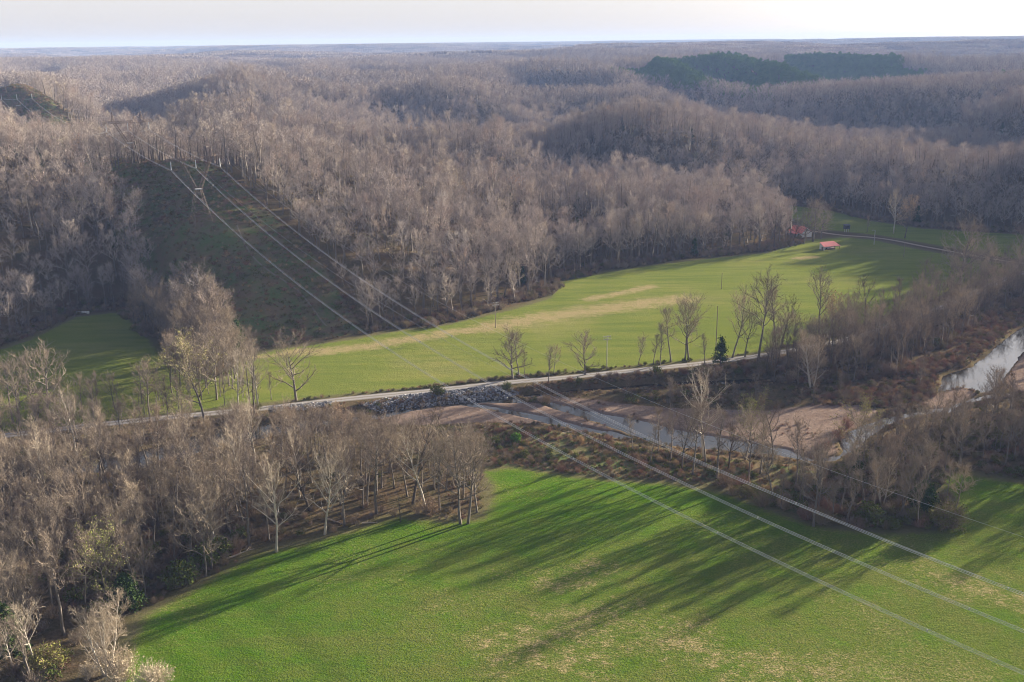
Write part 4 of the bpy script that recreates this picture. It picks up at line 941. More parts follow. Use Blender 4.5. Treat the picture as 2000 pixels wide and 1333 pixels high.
NAMED = [  # kind, name, base column, base row, top row, label
 ('field', 'bare_tree', 578, 783, 680, 'lone bare tree at the roadside where the big hay field narrows at its left end'),
 ('slim', 'bare_tree', 530, 781, 730, 'thin sapling just left of the lone tree at the narrow end of the hay field'),
 ('bare', 'bare_tree', 26, 827, 722, 'bare tree at the left frame edge beyond the track'), ('bare', 'bare_tree', 40, 834, 716, 'forked bare tree second from the left frame edge by the track'),
 ('bare', 'bare_tree', 72, 823, 712, 'bare tree left of the broad spreading one by the small field'), ('field', 'bare_tree', 94, 812, 704, 'broad spreading tree on the small left field edge'),
 ('bud', 'budding_tree', 135, 815, 762, 'yellow-green budding tree right of the broad tree by the small left field'), ('slim', 'bare_tree', 183, 828, 748, 'slim bare tree standing before the small left field'),
 ('bud', 'budding_tree', 238, 820, 780, 'low budding tree beside the track in front of the small left field'), ('bare', 'bare_tree', 293, 823, 717, 'tall bare tree by the track right of the low budding tree'), ('slim', 'bare_tree', 328, 834, 742, 'slim tree by the track left of the wooded spur'),
 ('bare', 'bare_tree', 423, 781, 664, 'tall tree with pale olive top at the foot of the wooded spur'), ('bud', 'budding_tree', 400, 830, 690, 'olive-tinted budding tree below the wooded spur'),
 ('pale', 'sycamore_tree', 469, 825, 715, 'white-barked sycamore by the track where the creek rocks begin'), ('snag', 'dead_tree', 489, 812, 712, 'brown dead trunk, left one of two snags by the track'), ('snag', 'dead_tree', 497, 811, 698, 'brown dead trunk, right one of two snags by the track'),
 ('pale', 'sycamore_tree', 506, 800, 694, 'pale slender sycamore right of the brown snags'),
 ('field', 'bare_tree', 1001, 740, 662, 'broad tree with a low left limb at the road, first in the middle row'), ('bare', 'bare_tree', 1014, 735, 656, 'taller bare tree rising behind the broad first roadside tree'), ('slim', 'bare_tree', 1025, 733, 690, 'slim tree just right of the first pair of roadside trees'),
 ('slim', 'bare_tree', 1071, 748, 682, 'slim tree on the creek side of the road'), ('bare', 'bare_tree', 1081, 731, 680, 'small bare tree in the middle of the roadside row'), ('field', 'bare_tree', 1143, 732, 664, 'round-crowned tree alone by the road just left of the tall utility pole'),
 ('bare', 'bare_tree', 1246, 713, 664, 'small bare tree just right of the tall utility pole'), ('slim', 'bare_tree', 1276, 712, 655, 'thin tree left of the ivy-clad trunk by the road'), ('slim', 'bare_tree', 1288, 713, 640, 'shaggy trunk thick with growth beside the road'), ('bare', 'bare_tree', 1310, 707, 610, 'tall bare tree right of the shaggy trunk'),
 ('bare', 'bare_tree', 1337, 704, 605, 'left one of a close pair of tall roadside trees'), ('bare', 'bare_tree', 1345, 703, 598, 'right one of a close pair of tall roadside trees'), ('slim', 'bare_tree', 1377, 714, 655, 'crooked slim tree left of the dark cedar by the road'),
 ('cedar', 'cedar_tree', 1407, 712, 660, 'dark green cedar standing beside the gravel road'), ('bare', 'bare_tree', 1430, 699, 590, 'tall tree directly behind the roadside cedar'), ('bare', 'bare_tree', 1455, 698, 615, 'medium bare tree right of the roadside cedar'),
 ('bare', 'bare_tree', 1480, 712, 560, 'tallest roadside tree with a wide crown over the hay field'), ('bare', 'bare_tree', 1515, 690, 572, 'wide bare tree right of the tallest roadside tree'), ('dark', 'dark_tree', 1526, 676, 590, 'dark forked tree where the road enters the riverside woods'),
 ('bare', 'bare_tree', 1600, 660, 546, 'tall narrow tree rising above the blossoming one'), ('blossom', 'blossoming_tree', 1619, 672, 586, 'tan blossoming tree standing out from the grey riverside woods'), ('dark', 'dark_tree', 1688, 640, 553, 'black forked snaggy tree against the hay field'),
 ('multi', 'sycamore_tree', 1585, 757, 655, 'clump of white sycamore trunks standing on the creek bank'),
 ('bare', 'bare_tree', 1850, 560, 486, 'tall tree against the far grass, right of the black forked tree'), ('field', 'bare_tree', 1874, 556, 452, 'round pinkish-tan crown beside the far farm track'), ('bare', 'bare_tree', 1895, 545, 470, 'bare tree beside the round pinkish-tan crown'), ('bare', 'bare_tree', 1987, 535, 455, 'bare tree at the right frame edge near the end of the farm track'),
 ('pale', 'sycamore_tree', 1745, 456, 386, 'pale tall tree standing in the dark far field'), ('blossom', 'rusty_tree', 1767, 465, 396, 'tree with rust-orange leaves low in its crown in the far field'), ('slim', 'bare_tree', 1693, 455, 424, 'small thin tree beside the dark box hut'),
 ('field', 'bare_tree', 1588, 472, 404, 'wide spreading tree overhanging the red-roofed farmhouse'), ('field', 'bare_tree', 1604, 466, 412, 'spreading tree right of the farmhouse with upright twigs'), ('field', 'bare_tree', 1570, 476, 424, 'low spreading tree in front of the farmhouse roof'), ('dark', 'dark_tree', 1512, 486, 420, 'dark forked tree at the tip of the wood left of the farmhouse'), ('dark', 'dark_tree', 1547, 480, 432, 'dark slender tree in front of the farmhouse'),
 ('dark', 'dark_tree', 1332, 917, 812, 'dark tree with a sharp bend in its trunk by the pool'), ('dark', 'dark_tree', 1422, 917, 808, 'dark trunk leaning left across the pool'), ('bare', 'bare_tree', 1378, 905, 795, 'slender pale-topped tree beside the leaning dark trunk'),
 ('bud', 'budding_tree', 1455, 898, 795, 'two-pronged budding tree with yellow-green tufts beside the pool'), ('dark', 'dark_tree', 1508, 905, 792, 'dark forked tree right of the yellow-green tufted tree'), ('bare', 'bare_tree', 1310, 900, 815, 'bare tree at the near bank of the pool, left of the bent dark trunk'), ('bare', 'bare_tree', 1285, 885, 800, 'thin bare tree nearest the gravel island tip'), ('pale', 'sycamore_tree', 1375, 895, 752, 'white-limbed sycamore reaching over the gravel bar'),
 ('slim', 'bare_tree', 1235, 878, 812, 'thin bare tree at the near bank opposite the gravel spit'), ('bare', 'bare_tree', 1352, 928, 806, 'bare tree standing behind the field edge right of the bent dark trunk'), ('slim', 'bare_tree', 1400, 935, 812, 'slender tree left of the leaning dark trunk foot'),
 ('bare', 'bare_tree', 1462, 950, 830, 'bare tree at the field fringe below the yellow-green tufted tree'), ('slim', 'bare_tree', 1484, 925, 815, 'slim tree between the tufted tree and the dark forked one'), ('bare', 'bare_tree', 1555, 950, 838, 'bare tree where the thicket begins, right of the dead stub'), ('slim', 'bare_tree', 1270, 905, 835, 'small thin tree in the scrub left of the near bank trees'),
 ('snag', 'dead_tree', 1540, 918, 876, 'short dead stub at the pool bank'), ('bud', 'budding_tree', 1660, 910, 800, 'yellow-green budding tree beside the side channel'), ('bare', 'bare_tree', 1683, 935, 828, 'straight bare tree just right of the budding tree at the side channel'), ('dark', 'dark_tree', 1720, 877, 808, 'dark pair-stemmed tree by the side channel'), ('dark', 'dark_tree', 1752, 883, 815, 'dark slim tree right of the pair-stemmed one'),
 ('bare', 'bare_tree', 1589, 1028, 888, 'large bare tree standing out from the thicket into the green field'), ('multi', 'sycamore_tree', 1722, 985, 895, 'pale fan-shaped bare tree in the thicket corner'), ('slim', 'bare_tree', 1525, 994, 922, 'small pale tree at the thicket edge'),
 ('cedar2', 'cedar_tree', 1803, 1002, 946, 'broad dark cedar near the corner of the thicket'), ('cedar', 'cedar_tree', 1668, 945, 880, 'dark narrow cedar hidden in the thicket behind the pale fan-shaped tree'),
 ('multi', 'sycamore_tree', 208, 1318, 1172, 'bright pale multi-stemmed tree at the bottom left corner of the field'), ('bud', 'budding_tree', 214, 1189, 1047, 'yellow-green leafing tree at the field edge near the left'), ('cedar2', 'cedar_tree', 250, 1188, 1124, 'large near-black cedar at the left field edge'),
 ('cedar', 'cedar_tree', 24, 1290, 1185, 'olive cedar at the lower left frame edge'), ('bare', 'bare_tree', 125, 1240, 1062, 'big bare tree left of the yellow-green leafing tree'), ('pale', 'sycamore_tree', 68, 1300, 1192, 'twisted pale tree at the lower left beside the olive cedar'), ('pale', 'sycamore_tree', 28, 1308, 1225, 'leaning white trunk in the bottom left shadow'),
 ('pale', 'sycamore_tree', 386, 957, 835, 'straight white trunk rising from the middle of the near wood'), ('pale', 'sycamore_tree', 499, 912, 800, 'white forked sycamore at the back of the near wood'), ('pale', 'sycamore_tree', 152, 900, 792, 'white sycamore with sprawling limbs by the hidden creek pool'),
 ('dark', 'dark_tree', 604, 997, 850, 'dark tree with a long pale limb leaning left'), ('bare', 'bare_tree', 487, 1066, 912, 'bare tree at the field edge, straight dark trunk'), ('pale', 'sycamore_tree', 540, 1078, 930, 'pale-trunked tree at the wood edge'), ('pale', 'sycamore_tree', 634, 1044, 905, 'pale tree with drooping low twigs at the wood edge'),
 ('bare', 'bare_tree', 900, 1024, 868, 'left of the twin trees at the tip of the near wood'), ('bare', 'bare_tree', 914, 1023, 865, 'right of the twin trees at the tip of the near wood'), ('dark', 'dark_tree', 806, 986, 818, 'tall dark tree standing above the near wood'), ('bare', 'bare_tree', 735, 1003, 842, 'tall bare tree left of the dark one in the near wood'),
 ('snag', 'dead_tree', 782, 1020, 958, 'broken trunk stub at the edge of the near wood'), ('bare', 'bare_tree', 673, 1028, 898, 'bare tree at the wood edge left of the broken stub'), ('blossom', 'blossoming_tree', 668, 852, 795, 'peach-tinted crown at the back of the near wood'), ('bud', 'budding_tree', 180, 935, 888, 'round yellow-green tree beside the hidden creek pool'),
 ('cedar', 'cedar_tree', 465, 692, 628, 'dark green cedar at the foot of the wooded spur beside the clearing'), ('blossom', 'blossoming_tree', 262, 640, 588, 'tan-leaved tree leaning over the corner of the small left field'),
]
rs = random.Random(4)
for i, (kind, name, u_, v_, vt, lab) in enumerate(NAMED):
    x_, y_, z_, h = top_of(u_, v_, vt); ln = None
    if 'leaning left' in lab: ln = (0, -.25)
    e = plant(kind, name, x_, y_, max(2.5, h*1.03), lab, 'tree', None, i, ln)
zones = [
 ('wood_left', PP([(-60, 870), (60, 862), (200, 850), (330, 842), (430, 828), (560, 818), (700, 822), (760, 840), (860, 850), (930, 905), (955, 960), (945, 1012), (870, 1018), (780, 1008), (700, 1030), (600, 1056), (500, 1080), (420, 1122), (330, 1172), (250, 1200), (160, 1250), (110, 1333), (-60, 1400)]), 5.4,
  [(-180, 205, 'bare trees in the lower left corner of the woodland beside the green field'), (205, 600, '')]),
]
def fill(poly, step, seed, dens=1.0, clear=False):
    xs2 = [p[0] for p in poly]; ys2 = [p[1] for p in poly]
    x, y = jgrid(min(xs2), max(xs2), min(ys2), max(ys2), step, seed, .95); rg = np.random.default_rng(seed+1)
    m = inside(x, y, poly) & (rg.random(len(x)) < dens)
    wd2 = np.full(x.shape, 1e9)
    for p in waters: wd2 = np.minimum(wd2, sdf(x, y, p))
    m &= (wd2 > .8) & (pdist(x, y, road) > 4.0)
    for (a, b) in used_pts[:110] if clear else []: m &= ((x-a)/3.4)**2+((y-b+2.5)/5.5)**2 > 1
    s, o = line_coords(x, y)
    return x[m], y[m]
Zleft = zones[0][1]
Zspur = PP([(262, 628), (300, 640), (345, 640), (400, 640), (440, 650), (468, 690), (450, 735), (410, 735), (360, 712), (320, 680)])
Zriver = PP([(1500, 700), (1560, 690), (1640, 675), (1720, 655), (1800, 627), (1880, 594), (1960, 560), (2060, 545), (2060, 585), (1960, 610), (1900, 640), (1850, 680), (1800, 705), (1740, 735), (1640, 745), (1540, 745), (1480, 735), (1440, 728)])
Zriver2 = PP([(1640, 655), (1720, 632), (1800, 604), (1880, 574), (1950, 543), (1990, 528), (1960, 520), (1900, 535), (1820, 580), (1740, 612), (1650, 640)])
Zisle = PP([(1440, 752), (1560, 750), (1700, 745), (1800, 740), (1800, 772), (1720, 790), (1600, 786), (1480, 792), (1300, 790), (1200, 778), (1230, 765), (1340, 762)])
Zright = PP([(1590, 925), (1650, 905), (1700, 880), (1760, 850), (1850, 825), (1900, 805), (1990, 792), (2100, 770), (2250, 780), (2250, 960), (2000, 938), (1865, 920), (1835, 945), (1868, 985), (1870, 1015), (1840, 1030), (1740, 1038), (1650, 1030), (1570, 1010), (1500, 985), (1540, 940)])
Zroad = PP([(-60, 850), (0, 822), (90, 800), (200, 795), (300, 782), (400, 770), (490, 760), (515, 786), (400, 800), (260, 814), (150, 826), (90, 836), (-60, 862)])
Zlow = PP([(335, 712), (400, 720), (470, 700), (495, 715), (505, 760), (400, 775), (330, 780)])
Zfar = PP([(2020, 300), (2300, 300), (2400, 700), (2250, 760), (2120, 640), (2080, 560), (2080, 530), (2150, 520)])
# (polygon, step, seed, density, label, group, height lo-hi, kinds)
FILL = [
 (Zleft, 6.4, 61, .93, 'grey-brown bare tree in the dense near wood between the creek and the green field', 'bare trees of the near wood', (13, 21), ['bare']*12+['slim']*4+['pale']),
 (Zspur, 5.0, 62, .95, 'bare tree on the narrow wooded spur beside the power line clearing', 'bare trees of the wooded spur', (14, 20), ['bare']*5+['slim']*4),
 (Zriver, 5.4, 63, .93, 'grey bare tree in the riverside woods between the gravel road and the river', 'bare trees of the riverside woods', (12, 19), ['bare']*6+['slim']*4),
 (Zriver2, 7.0, 64, .8, 'bare tree in the thin row on the field side of the hidden road', 'bare trees beyond the hidden road', (12, 18), ['bare']*4+['slim']*5),
 (Zisle, 10.0, 65, .5, 'small bare tree growing on the gravel island in the creek', 'small bare trees on the gravel island', (6, 10), ['slim', 'bare']),
 (Zright, 6.2, 66, .9, 'bare tree in the shady thicket at the right between the river and the green field', 'bare trees of the right thicket', (10, 17), ['bare']*8+['slim']*3),
 (Zfar, 8.0, 67, .9, '', '', (13, 20), ['bare']),
 (Zroad, 5.2, 68, .75, 'x', 'bare trees along the left part of the road', (7, 14), ['bare', 'slim', 'slim', 'pale']),
 (Zlow, 5.0, 69, .85, 'x', 'bare trees below the wooded spur', (11, 18), ['bare', 'slim']),
]
cands = []
for fi, (poly, step, seed, dens, lab, grp, (h0, h1), kinds) in enumerate(FILL):
    x, y = fill(poly, step, seed, dens, True); rg = np.random.default_rng(seed+9)
    h = h0+(h1-h0)*rg.random(len(x))
    z = ZT(x, y)
    if fi == 0:                                   # young low growth towards the creek, tall trees further in
        pu, pv, pd = project(x, y, z); lim_ = np.interp(pu, [0, 200, 430, 520, 640, 700, 760, 860, 950], [775, 790, 790, 802, 803, 815, 822, 842, 868])
        h = np.minimum(h, np.maximum(0, (pv-lim_)*pd/FPX/.93)); mk = h > 4; x, y, z, h = x[mk], y[mk], z[mk], h[mk]
    pu, pv, pd = project(x, y, z); _, pt, _ = project(x, y, z+h)
    for k in range(len(x)):
        vis = -40 < pu[k] < 2040 and pt[k] < 1340
        cands.append((abs(pv[k]-pt[k]) if (vis and lab) else 0, x[k], y[k], h[k], fi, kinds[int(rg.integers(0, len(kinds)))], int(rg.integers(0, 1000))))
cands.sort(key=lambda c: -c[0])
BUDGET = 306-len(NAMED)
for i, (_, x_, y_, h, fi, kind, sd_) in enumerate(cands[:BUDGET]):
    e = plant(kind, 'sycamore_tree' if kind == 'pale' else 'bare_tree', x_, y_, h, 'x', 'tree', FILL[fi][5] if kind != 'pale' else 'pale sycamores of the valley woods', sd_)
    pend.append((e, 'pale-barked tree' if kind == 'pale' else 'slim bare tree' if kind == 'slim' else 'spreading bare tree'))
rest = cands[BUDGET:]; print('trees', len(NAMED), len(cands), 'rest', len(rest))
rv = []
for i, kw in enumerate([dict(H=21, cs=.34, spread=6.2, limbs=14), dict(H=20, cs=.45, spread=4.6, limbs=13), dict(H=18, cs=.35, spread=2.8, limbs=12, ang=(20, 40)), dict(H=20, cs=.4, spread=5.4, limbs=14, up_=.2)]):
    T, Cn, _ = make_tree(600+i, l2=6, l3=6, l4=3, wide=1.2, **kw); rv.append(joined('riverside_tree', [(T, M_bark), (Cn, M_twig_near)]))
x = np.array([c_[1] for c_ in rest]); y = np.array([c_[2] for c_ in rest]); h = np.array([c_[3] for c_ in rest]); k = len(rest); rg = np.random.default_rng(12)
scatter_stuff('valley_woods', rv, x, y, ZT(x, y)-.1, rg.random(k)*6.28, h/20, rg.integers(0, 4, k), 'remaining bare woods along the valley floor behind the nearer trees', 'woods')

# ---------------------------------------------------------------- shrubs and undergrowth
SH = {}
def shrub_parts(seed, m_, lm=None, **kw):
    S, L = make_shrub(seed, **kw); return (S.mesh('stems', m_), L.mesh('foliage', lm) if lm else None)
SH['brown'] = [shrub_parts(700+i, M_shrub) for i in range(3)]
SH['red'] = [shrub_parts(704+i, M_shrub_red) for i in range(2)]
SH['straw'] = [shrub_parts(708, M_straw, n=90)]
SH['green'] = [shrub_parts(710+i, M_shrub, M_shrub_green, leaf=.9, leafsize=.26) for i in range(2)]
SH['bright'] = [shrub_parts(713, M_shrub, M_bright, leaf=1, leafsize=.3, l3=6, l4=4)]
SH['bud'] = [shrub_parts(715, M_shrub, M_olive, leaf=.95, leafsize=.15, l3=7, l4=4)]
SH['cream'] = [shrub_parts(717, M_twig_pale, M_cream, leaf=.7, leafsize=.10, l3=6, l4=4)]
def shrub(kind, x_, y_, s_, label, group=None, seed=0, name='shrub', hs=1.0):
    v = SH[kind][seed % len(SH[kind])]; e = empty(name, (x_, y_, zt(x_, y_)-.05), seed*1.7 % 6.28); e.scale = (s_, s_, s_*hs); tag(e, label, 'shrub', group)
    mesh_obj('stems', v[0], e)
    if v[1]: mesh_obj('foliage', v[1], e)
    return e
for i, (kd, u_, v_, s_, lab) in enumerate([
  ('bright', 1008, 864, 1.15, 'small vivid green bush in the brown scrub beside the creek'), ('cream', 232, 1330, 2.9, 'cream-flowering thicket at the bottom edge of the frame'), ('cream', 300, 1345, 2.4, 'pale twiggy bush at the bottom edge, right of the cream thicket'), ('cream', 178, 1322, 1.5, 'low cream bush below the bright pale tree'),
  ('bud', 100, 1312, 2.4, 'yellow-green bush in the bottom left shade'), ('bud', 1852, 1030, 2.9, 'round olive bush at the very corner of the right thicket'), ('bud', 70, 1322, 1.8, 'dull olive bush left of the yellow-green one'),
  ('green', 400, 1108, 2.4, 'dark green bush at the field edge below the leaning trees'), ('green', 355, 1145, 2.6, 'dark green bush nearer the black cedar'), ('green', 430, 1085, 2.0, 'green bush at the wood edge above the field'),
  ('brown', 840, 1004, 2.2, 'dark tangled brush pile at the edge of the near wood'), ('straw', 1065, 780, 1.7, 'tuft of straw-coloured dead grass at the head of the pool'), ('red', 1640, 850, 2.0, 'reddish thicket on the right end of the gravel bar'), ('red', 1612, 870, 1.6, 'lower reddish bush on the gravel bar'), ('red', 1655, 830, 1.8, 'reddish bush beside the side channel'),
  ('straw', 1318, 890, 1.2, 'orange-tan tuft under the bent dark tree'), ('bud', 655, 822, 1.7, 'pale green bush at the back of the near wood'), ('bud', 500, 800, 1.2, 'pale bush on the track edge'), ('green', 853, 772, 1.6, 'green bush growing out of the grey rock bank'), ('green', 990, 762, 1.3, 'green bush at the right end of the grey rock bank')]):
    x_, y_ = P(u_, v_); shrub(kd, x_, y_, s_, lab, None, i, 'grass_tuft' if 'tuft' in lab else 'shrub')
rg = np.random.default_rng(77)
def shrub_zone(poly, step, seed, kinds, lo, hi, lab, grp, limit):
    x, y = fill(poly, step, seed, .9); k = rg.permutation(len(x))[:limit]
    for j in k:
        kd = kinds[int(rg.integers(0, len(kinds)))]; e = shrub(kd, x[j], y[j], lo+(hi-lo)*rg.random(), lab[kd], grp[kd], int(rg.integers(0, 99)), 'shrub', .9)
        pend.append((e, lab[kd].split(' shrub')[0]+' shrub'))
lb = lambda z_: {k_: '%s shrub %s' % (a_, z_) for k_, a_ in (('brown', 'grey-brown leafless'), ('red', 'reddish-brown leafless'), ('green', 'dull green leafy'), ('straw', 'straw-coloured dry'), ('bud', 'olive budding'))}
gp = lambda z_: {k_: '%s shrubs %s' % (a_, z_) for k_, a_ in (('brown', 'grey-brown'), ('red', 'reddish'), ('green', 'green'), ('straw', 'straw'), ('bud', 'olive'))}
edge_r = PP([(1480, 960), (1560, 985), (1640, 1000), (1740, 1015), (1840, 1012), (1868, 1010), (1845, 1034), (1740, 1042), (1650, 1036), (1570, 1018), (1480, 988), (1400, 960), (1400, 930)])
shrub_zone(edge_r, 4.6, 81, ['brown', 'brown', 'green', 'red', 'bud'], 1.3, 2.3, lb('in the fringe of the right thicket above the green field'), gp('fringing the right thicket'), 40)
shrub_zone(brush, 6.5, 82, ['brown', 'red', 'red', 'green', 'straw'], .6, 1.2, lb('in the rough ground between creek and green field'), gp('on the rough ground by the creek'), 60)
shrub_zone(PP([(1090, 742), (1300, 722), (1480, 702), (1540, 700), (1540, 728), (1400, 734), (1250, 742), (1100, 756)]), 3.6, 83, ['brown', 'brown', 'green', 'red'], .7, 1.3, lb('on the creek bank below the gravel road'), gp('on the bank below the road'), 50)
shrub_zone(PP([(640, 774), (800, 758), (1000, 735), (1250, 712), (1480, 688), (1480, 694), (1250, 718), (1000, 741), (800, 763), (640, 779)]), 3.2, 84, ['brown', 'green', 'brown'], .35, .7, lb('in the hedge bank along the field side of the road'), gp('along the field side of the road'), 60)

relabel()
und2 = []
for i in range(5):
    S, L = make_shrub(800+i, r=1.5, h=2.4 if i < 3 else 1.4, n=40, l3=5, l4=3, wide=1.2)
    und2.append(joined('undergrowth', [(S, [M_shrub, M_shrub, M_twig_near, M_shrub_red, M_straw][i])]))
S, L = make_shrub(810, r=1.5, h=1.6, n=34, l3=5, l4=2, wide=1.2, leaf=.9, leafsize=.26); und2.append(joined('undergrowth', [(S, M_shrub), (L, M_shrub_green)]))
def thicket(name, poly, step, seed, dens, lo, hi, pr, label, cat='undergrowth'):
    x, y = fill(poly, step, seed, 1.0); rg = np.random.default_rng(seed)
    m = rg.random(len(x)) < dens+.8*fbm(x, y, 14, seed, 2); x, y = x[m], y[m]; k = len(x)
    scatter_stuff(name, und2, x, y, ZT(x, y)-.05, rg.random(k)*6.28, lo+(hi-lo)*rg.random(k)**1.4, rg.choice(6, k, p=pr), label, cat)
thicket('wood_undergrowth', Zleft, 2.3, 91, .42, .35, 1.15, [.3, .3, .2, .08, .04, .08], 'brown undergrowth on the floor of the near wood')
Zleft2 = PP([(-60, 880), (330, 930), (520, 1000), (470, 1085), (420, 1115), (330, 1165), (250, 1195), (160, 1250), (110, 1333), (-60, 1400)])
thicket('wood_brush', Zleft2, 3.0, 191, .55, .8, 2.0, [.25, .25, .2, .06, .02, .22], 'taller brush under the trees at the lower left')
thicket('thicket_undergrowth', Zright, 2.1, 92, .75, .5, 1.35, [.2, .2, .17, .08, .03, .32], 'dense brush filling the right thicket')
thicket('riverside_undergrowth', Zriver, 2.4, 93, .85, .7, 2.0, [.28, .25, .25, .14, .04, .04], 'dense brush filling the riverside woods')
Zbank = PP([(1640, 745), (1740, 735), (1800, 705), (1850, 680), (1900, 640), (1960, 608), (2080, 570), (2080, 592), (2000, 633), (1917, 697), (1892, 716), (1836, 734), (1828, 767), (1790, 795), (1720, 790), (1600, 785), (1560, 760)])
thicket('riverbank_brush', Zbank, 1.9, 94, .9, .5, 1.2, [.15, .15, .1, .45, .13, .02], 'reddish and tan brush along the river bank')
thicket('island_brush', Zisle, 2.2, 95, .62, .4, 1.1, [.25, .2, .1, .1, .1, .25], 'low brush on the creek island')
thicket('rough_ground', brush, 1.15, 96, .72, .25, .7, [.2, .12, .08, .28, .12, .2], 'reddish weeds and brambles on the rough ground by the creek')
thicket('spur_undergrowth', Zspur, 2.4, 97, .7, .5, 1.3, [.3, .3, .2, .1, .04, .06], 'brush under the trees of the wooded spur')
bankpoly = PP([(500, 798), (700, 780), (900, 760), (1100, 742), (1300, 722), (1480, 700), (1540, 720), (1300, 740), (1110, 756), (1060, 764), (985, 770), (700, 798), (430, 826), (400, 815)])
thicket('creek_bank_brush', bankpoly, 1.7, 98, .38, .25, .8, [.3, .25, .1, .1, .1, .15], 'brush on the steep bank below the gravel road')
hedge = PP([(560, 784), (700, 770), (800, 760), (900, 748), (1000, 738), (1100, 730), (1300, 712), (1480, 690), (1700, 632), (1950, 540), (1960, 548), (1700, 645), (1480, 695), (1300, 716), (1100, 736), (1000, 743.5), (800, 765.5), (700, 775), (560, 789)])
thicket('hedge_bank', hedge, 1.0, 99, .95, .35, .75, [.3, .15, .1, .15, .05, .25], 'low weedy bank along the field side of the road')

x, y = jgrid(-330, 420, 360, 800, 2.2, 111); v_ = sdf(x, y, valley); s, o = line_coords(x, y)
m = (v_ > -4+5*fbm(x, y, 12, 1, 2)) & (v_ < 12) & ~((np.abs(o-3) < 30) & (s > -140)) & (np.arctan2(x, y) < R(33)); x, y = x[m], y[m]; k = len(x); rg = np.random.default_rng(112)
scatter_stuff('wood_edge_brush', und2, x, y, ZT(x, y)-.05, rg.random(k)*6.28, .4+1.1*rg.random(k)**1.5, rg.choice(6, k, p=[.26, .26, .26, .1, .06, .06]), 'brush and saplings along the foot of the wooded hills', 'undergrowth')
x, y = jgrid(-190, 330, 215, 540, 1.15, 121, 1.0); wd2 = np.full(x.shape, 1e9); gb = np.full(x.shape, 1e9)
for p in waters: wd2 = np.minimum(wd2, sdf(x, y, p))
for p in bars: gb = np.minimum(gb, sdf(x, y, p))
m = (wd2 > .1) & (wd2 < 5+4*fbm(x, y, 15, 1, 2)) & (gb > -.3) & (pdist(x, y, road) > 3.5) & (np.random.default_rng(3).random(len(x)) < .62); x, y = x[m], y[m]; k = len(x); rg = np.random.default_rng(122)
scatter_stuff('bank_weeds', und2, x, y, ZT(x, y)-.05, rg.random(k)*6.28, .2+.5*rg.random(k)**1.5, rg.choice(6, k, p=[.25, .15, .12, .22, .16, .10]), 'tan and brown weeds fringing the creek and river margins', 'weeds')
x, y = jgrid(-30, 140, 240, 400, 3.0, 131, 1.0); gb = sdf(x, y, bar_main); m = (gb < 0) & (fbm(x, y, 16, 5, 2) > .12); x, y = x[m], y[m]; k = len(x); rg = np.random.default_rng(132)
scatter_stuff('bar_weeds', und2, x, y, ZT(x, y)-.05, rg.random(k)*6.28, .2+.4*rg.random(k), rg.choice(6, k, p=[.15, .1, .1, .45, .18, .02]), 'low reddish weeds growing in patches on the gravel bar', 'weeds')
# ---------------------------------------------------------------- rock bank
M_rock = twig_mat('grey_rock', [(0, (.13, .135, .15)), (.5, (.24, .245, .265)), (1, (.38, .38, .39))])
rocks = []
for i in range(5):
    bm = bmesh.new(); bmesh.ops.create_icosphere(bm, subdivisions=1, radius=.5); rr_ = random.Random(i)
    for v in bm.verts: v.co = Vector((v.co.x*(1+.3*rr_.uniform(-1, 1)), v.co.y*(.8+.3*rr_.uniform(-1, 1)), v.co.z*(.65+.25*rr_.uniform(-1, 1))))
    m_ = bpy.data.meshes.new('rock'); bm.to_mesh(m_); bm.free(); m_.materials.append(M_rock); rocks.append(m_)
rip = PP([(700, 797), (760, 782), (800, 775), (860, 770), (920, 763), (985, 757), (1015, 768), (985, 775), (920, 782), (860, 788), (800, 793), (745, 802)], -.8)
rip2 = PP([(528, 800), (620, 791), (650, 789), (645, 798), (600, 806), (530, 810)], -.8)
xr, yr = [], []
for pl, sd_ in ((rip, 1), (rip2, 2)):
    a, b = jgrid(min(p[0] for p in pl), max(p[0] for p in pl), min(p[1] for p in pl), max(p[1] for p in pl), .62, 900+sd_); m = inside(a, b, pl); xr.append(a[m]); yr.append(b[m])
x = np.concatenate(xr); y = np.concatenate(yr); k = len(x); rg = np.random.default_rng(31)
scatter_stuff('rock_bank', rocks, x, y, ZT(x, y)+.12, rg.random(k)*6.28, .55+.9*rg.random(k)**2, rg.integers(0, 5, k), 'grey quarry rocks piled along the creek bank below the road', 'rocks', rg.normal(size=(k, 2))*.5)
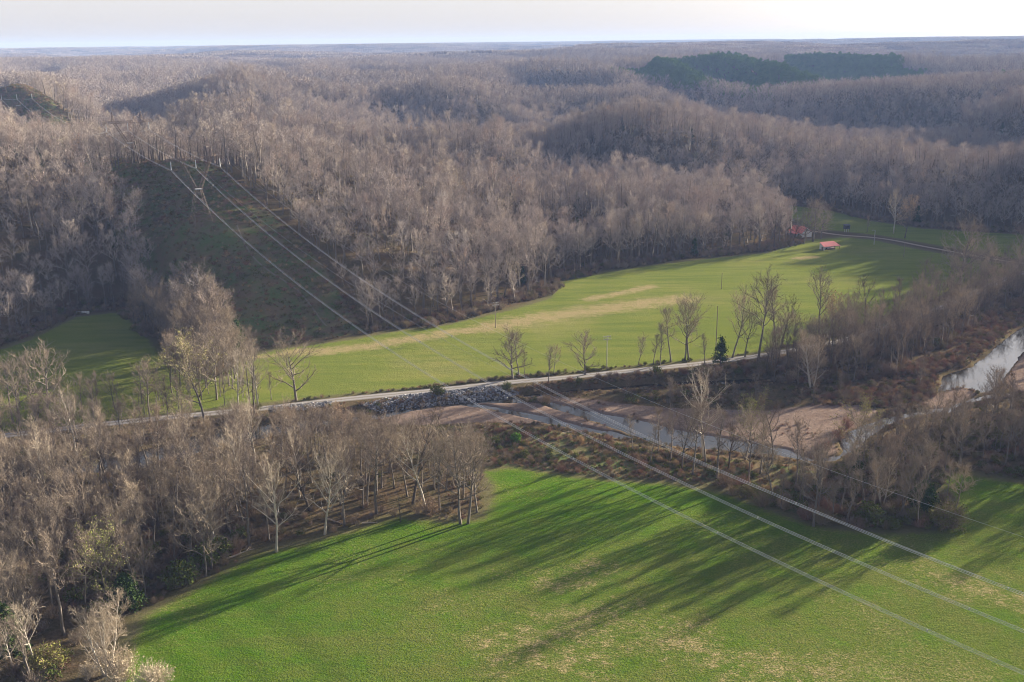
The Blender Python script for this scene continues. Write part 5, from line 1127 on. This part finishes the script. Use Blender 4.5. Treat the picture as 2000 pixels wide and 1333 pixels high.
# stones and driftwood scattered on the gravel bars
xr, yr = [], []
for bi, pl in enumerate(bars):
    a, b = jgrid(min(p[0] for p in pl), max(p[0] for p in pl), min(p[1] for p in pl), max(p[1] for p in pl), 2.3, 950+bi); m = inside(a, b, pl) & (np.random.default_rng(bi).random(len(a)) < .6); xr.append(a[m]); yr.append(b[m])
x = np.concatenate(xr); y = np.concatenate(yr); k = len(x)
scatter_stuff('bar_stones', rocks, x, y, ZT(x, y)+.02, rg.random(k)*6.28, .2+.35*rg.random(k)**3, rg.integers(0, 5, k), 'loose stones scattered over the gravel bars', 'stones')
M_log = simple('bleached_log', (.40, .33, .26), var=.2)
def fallen(pu_, pv_, L, rz, label):
    x_, y_ = P(pu_, pv_); m_ = MB(); rg = np.random.default_rng(int(pu_)); c_, s_ = math.cos(rz), math.sin(rz)
    b = poly_branch(rg, np.array([-L/2, 0, .3]), np.array([1, 0, 0.]), L, 6, .06, 0); m_.tube(b, np.linspace(.26, .07, len(b)), 7)
    for k in range(5):
        p, d = at(b, .35+.12*k); q = poly_branch(rg, p, norm(d+rg.normal(size=3)*np.array([.3, .8, .5])+np.array([0, 0, .3])), L*.22, 3, .15, .02); m_.tube(q, np.linspace(.08, .02, len(q)), 5)
    o = m_.build('fallen_log', M_log); o.location = (x_, y_, zt(x_, y_)); o.rotation_euler = (0, 0, rz); tag(o, label, 'log')
fallen(470, 1086, 7, .5, 'bleached fallen trunk in the dip at the wood edge beside the green bushes')
fallen(722, 1022, 4, .2, 'short pale log lying at the wood edge near the broken stub')
fallen(655, 1018, 6, -.4, 'fallen limb on the floor of the near wood close to the field')
fallen(1110, 843, 4, .1, 'pale log stranded in the shallows beside the thin gravel spit')
fallen(1500, 884, 8, -.2, 'long log lying half in the pool under the budding tree')

# ---------------------------------------------------------------- air
hz = MB(); hz.box((0, 8500, 72), (26000, 21000, 250)); m_ = bpy.data.materials.new('haze'); m_.use_nodes = True; t_ = m_.node_tree; t_.nodes.remove(t_.nodes['Principled BSDF'])
pv_ = t_.nodes.new('ShaderNodeVolumePrincipled'); pv_.inputs['Color'].default_value = (.22, .34, .68, 1); pv_.inputs['Density'].default_value = .000125; pv_.inputs['Anisotropy'].default_value = 0; pv_.inputs['Absorption Color'].default_value = (.45, .45, .45, 1)
t_.links.new(pv_.outputs[0], t_.nodes['Material Output'].inputs['Volume'])
ho_ = hz.build('haze', m_); tag(ho_, kind='stuff')
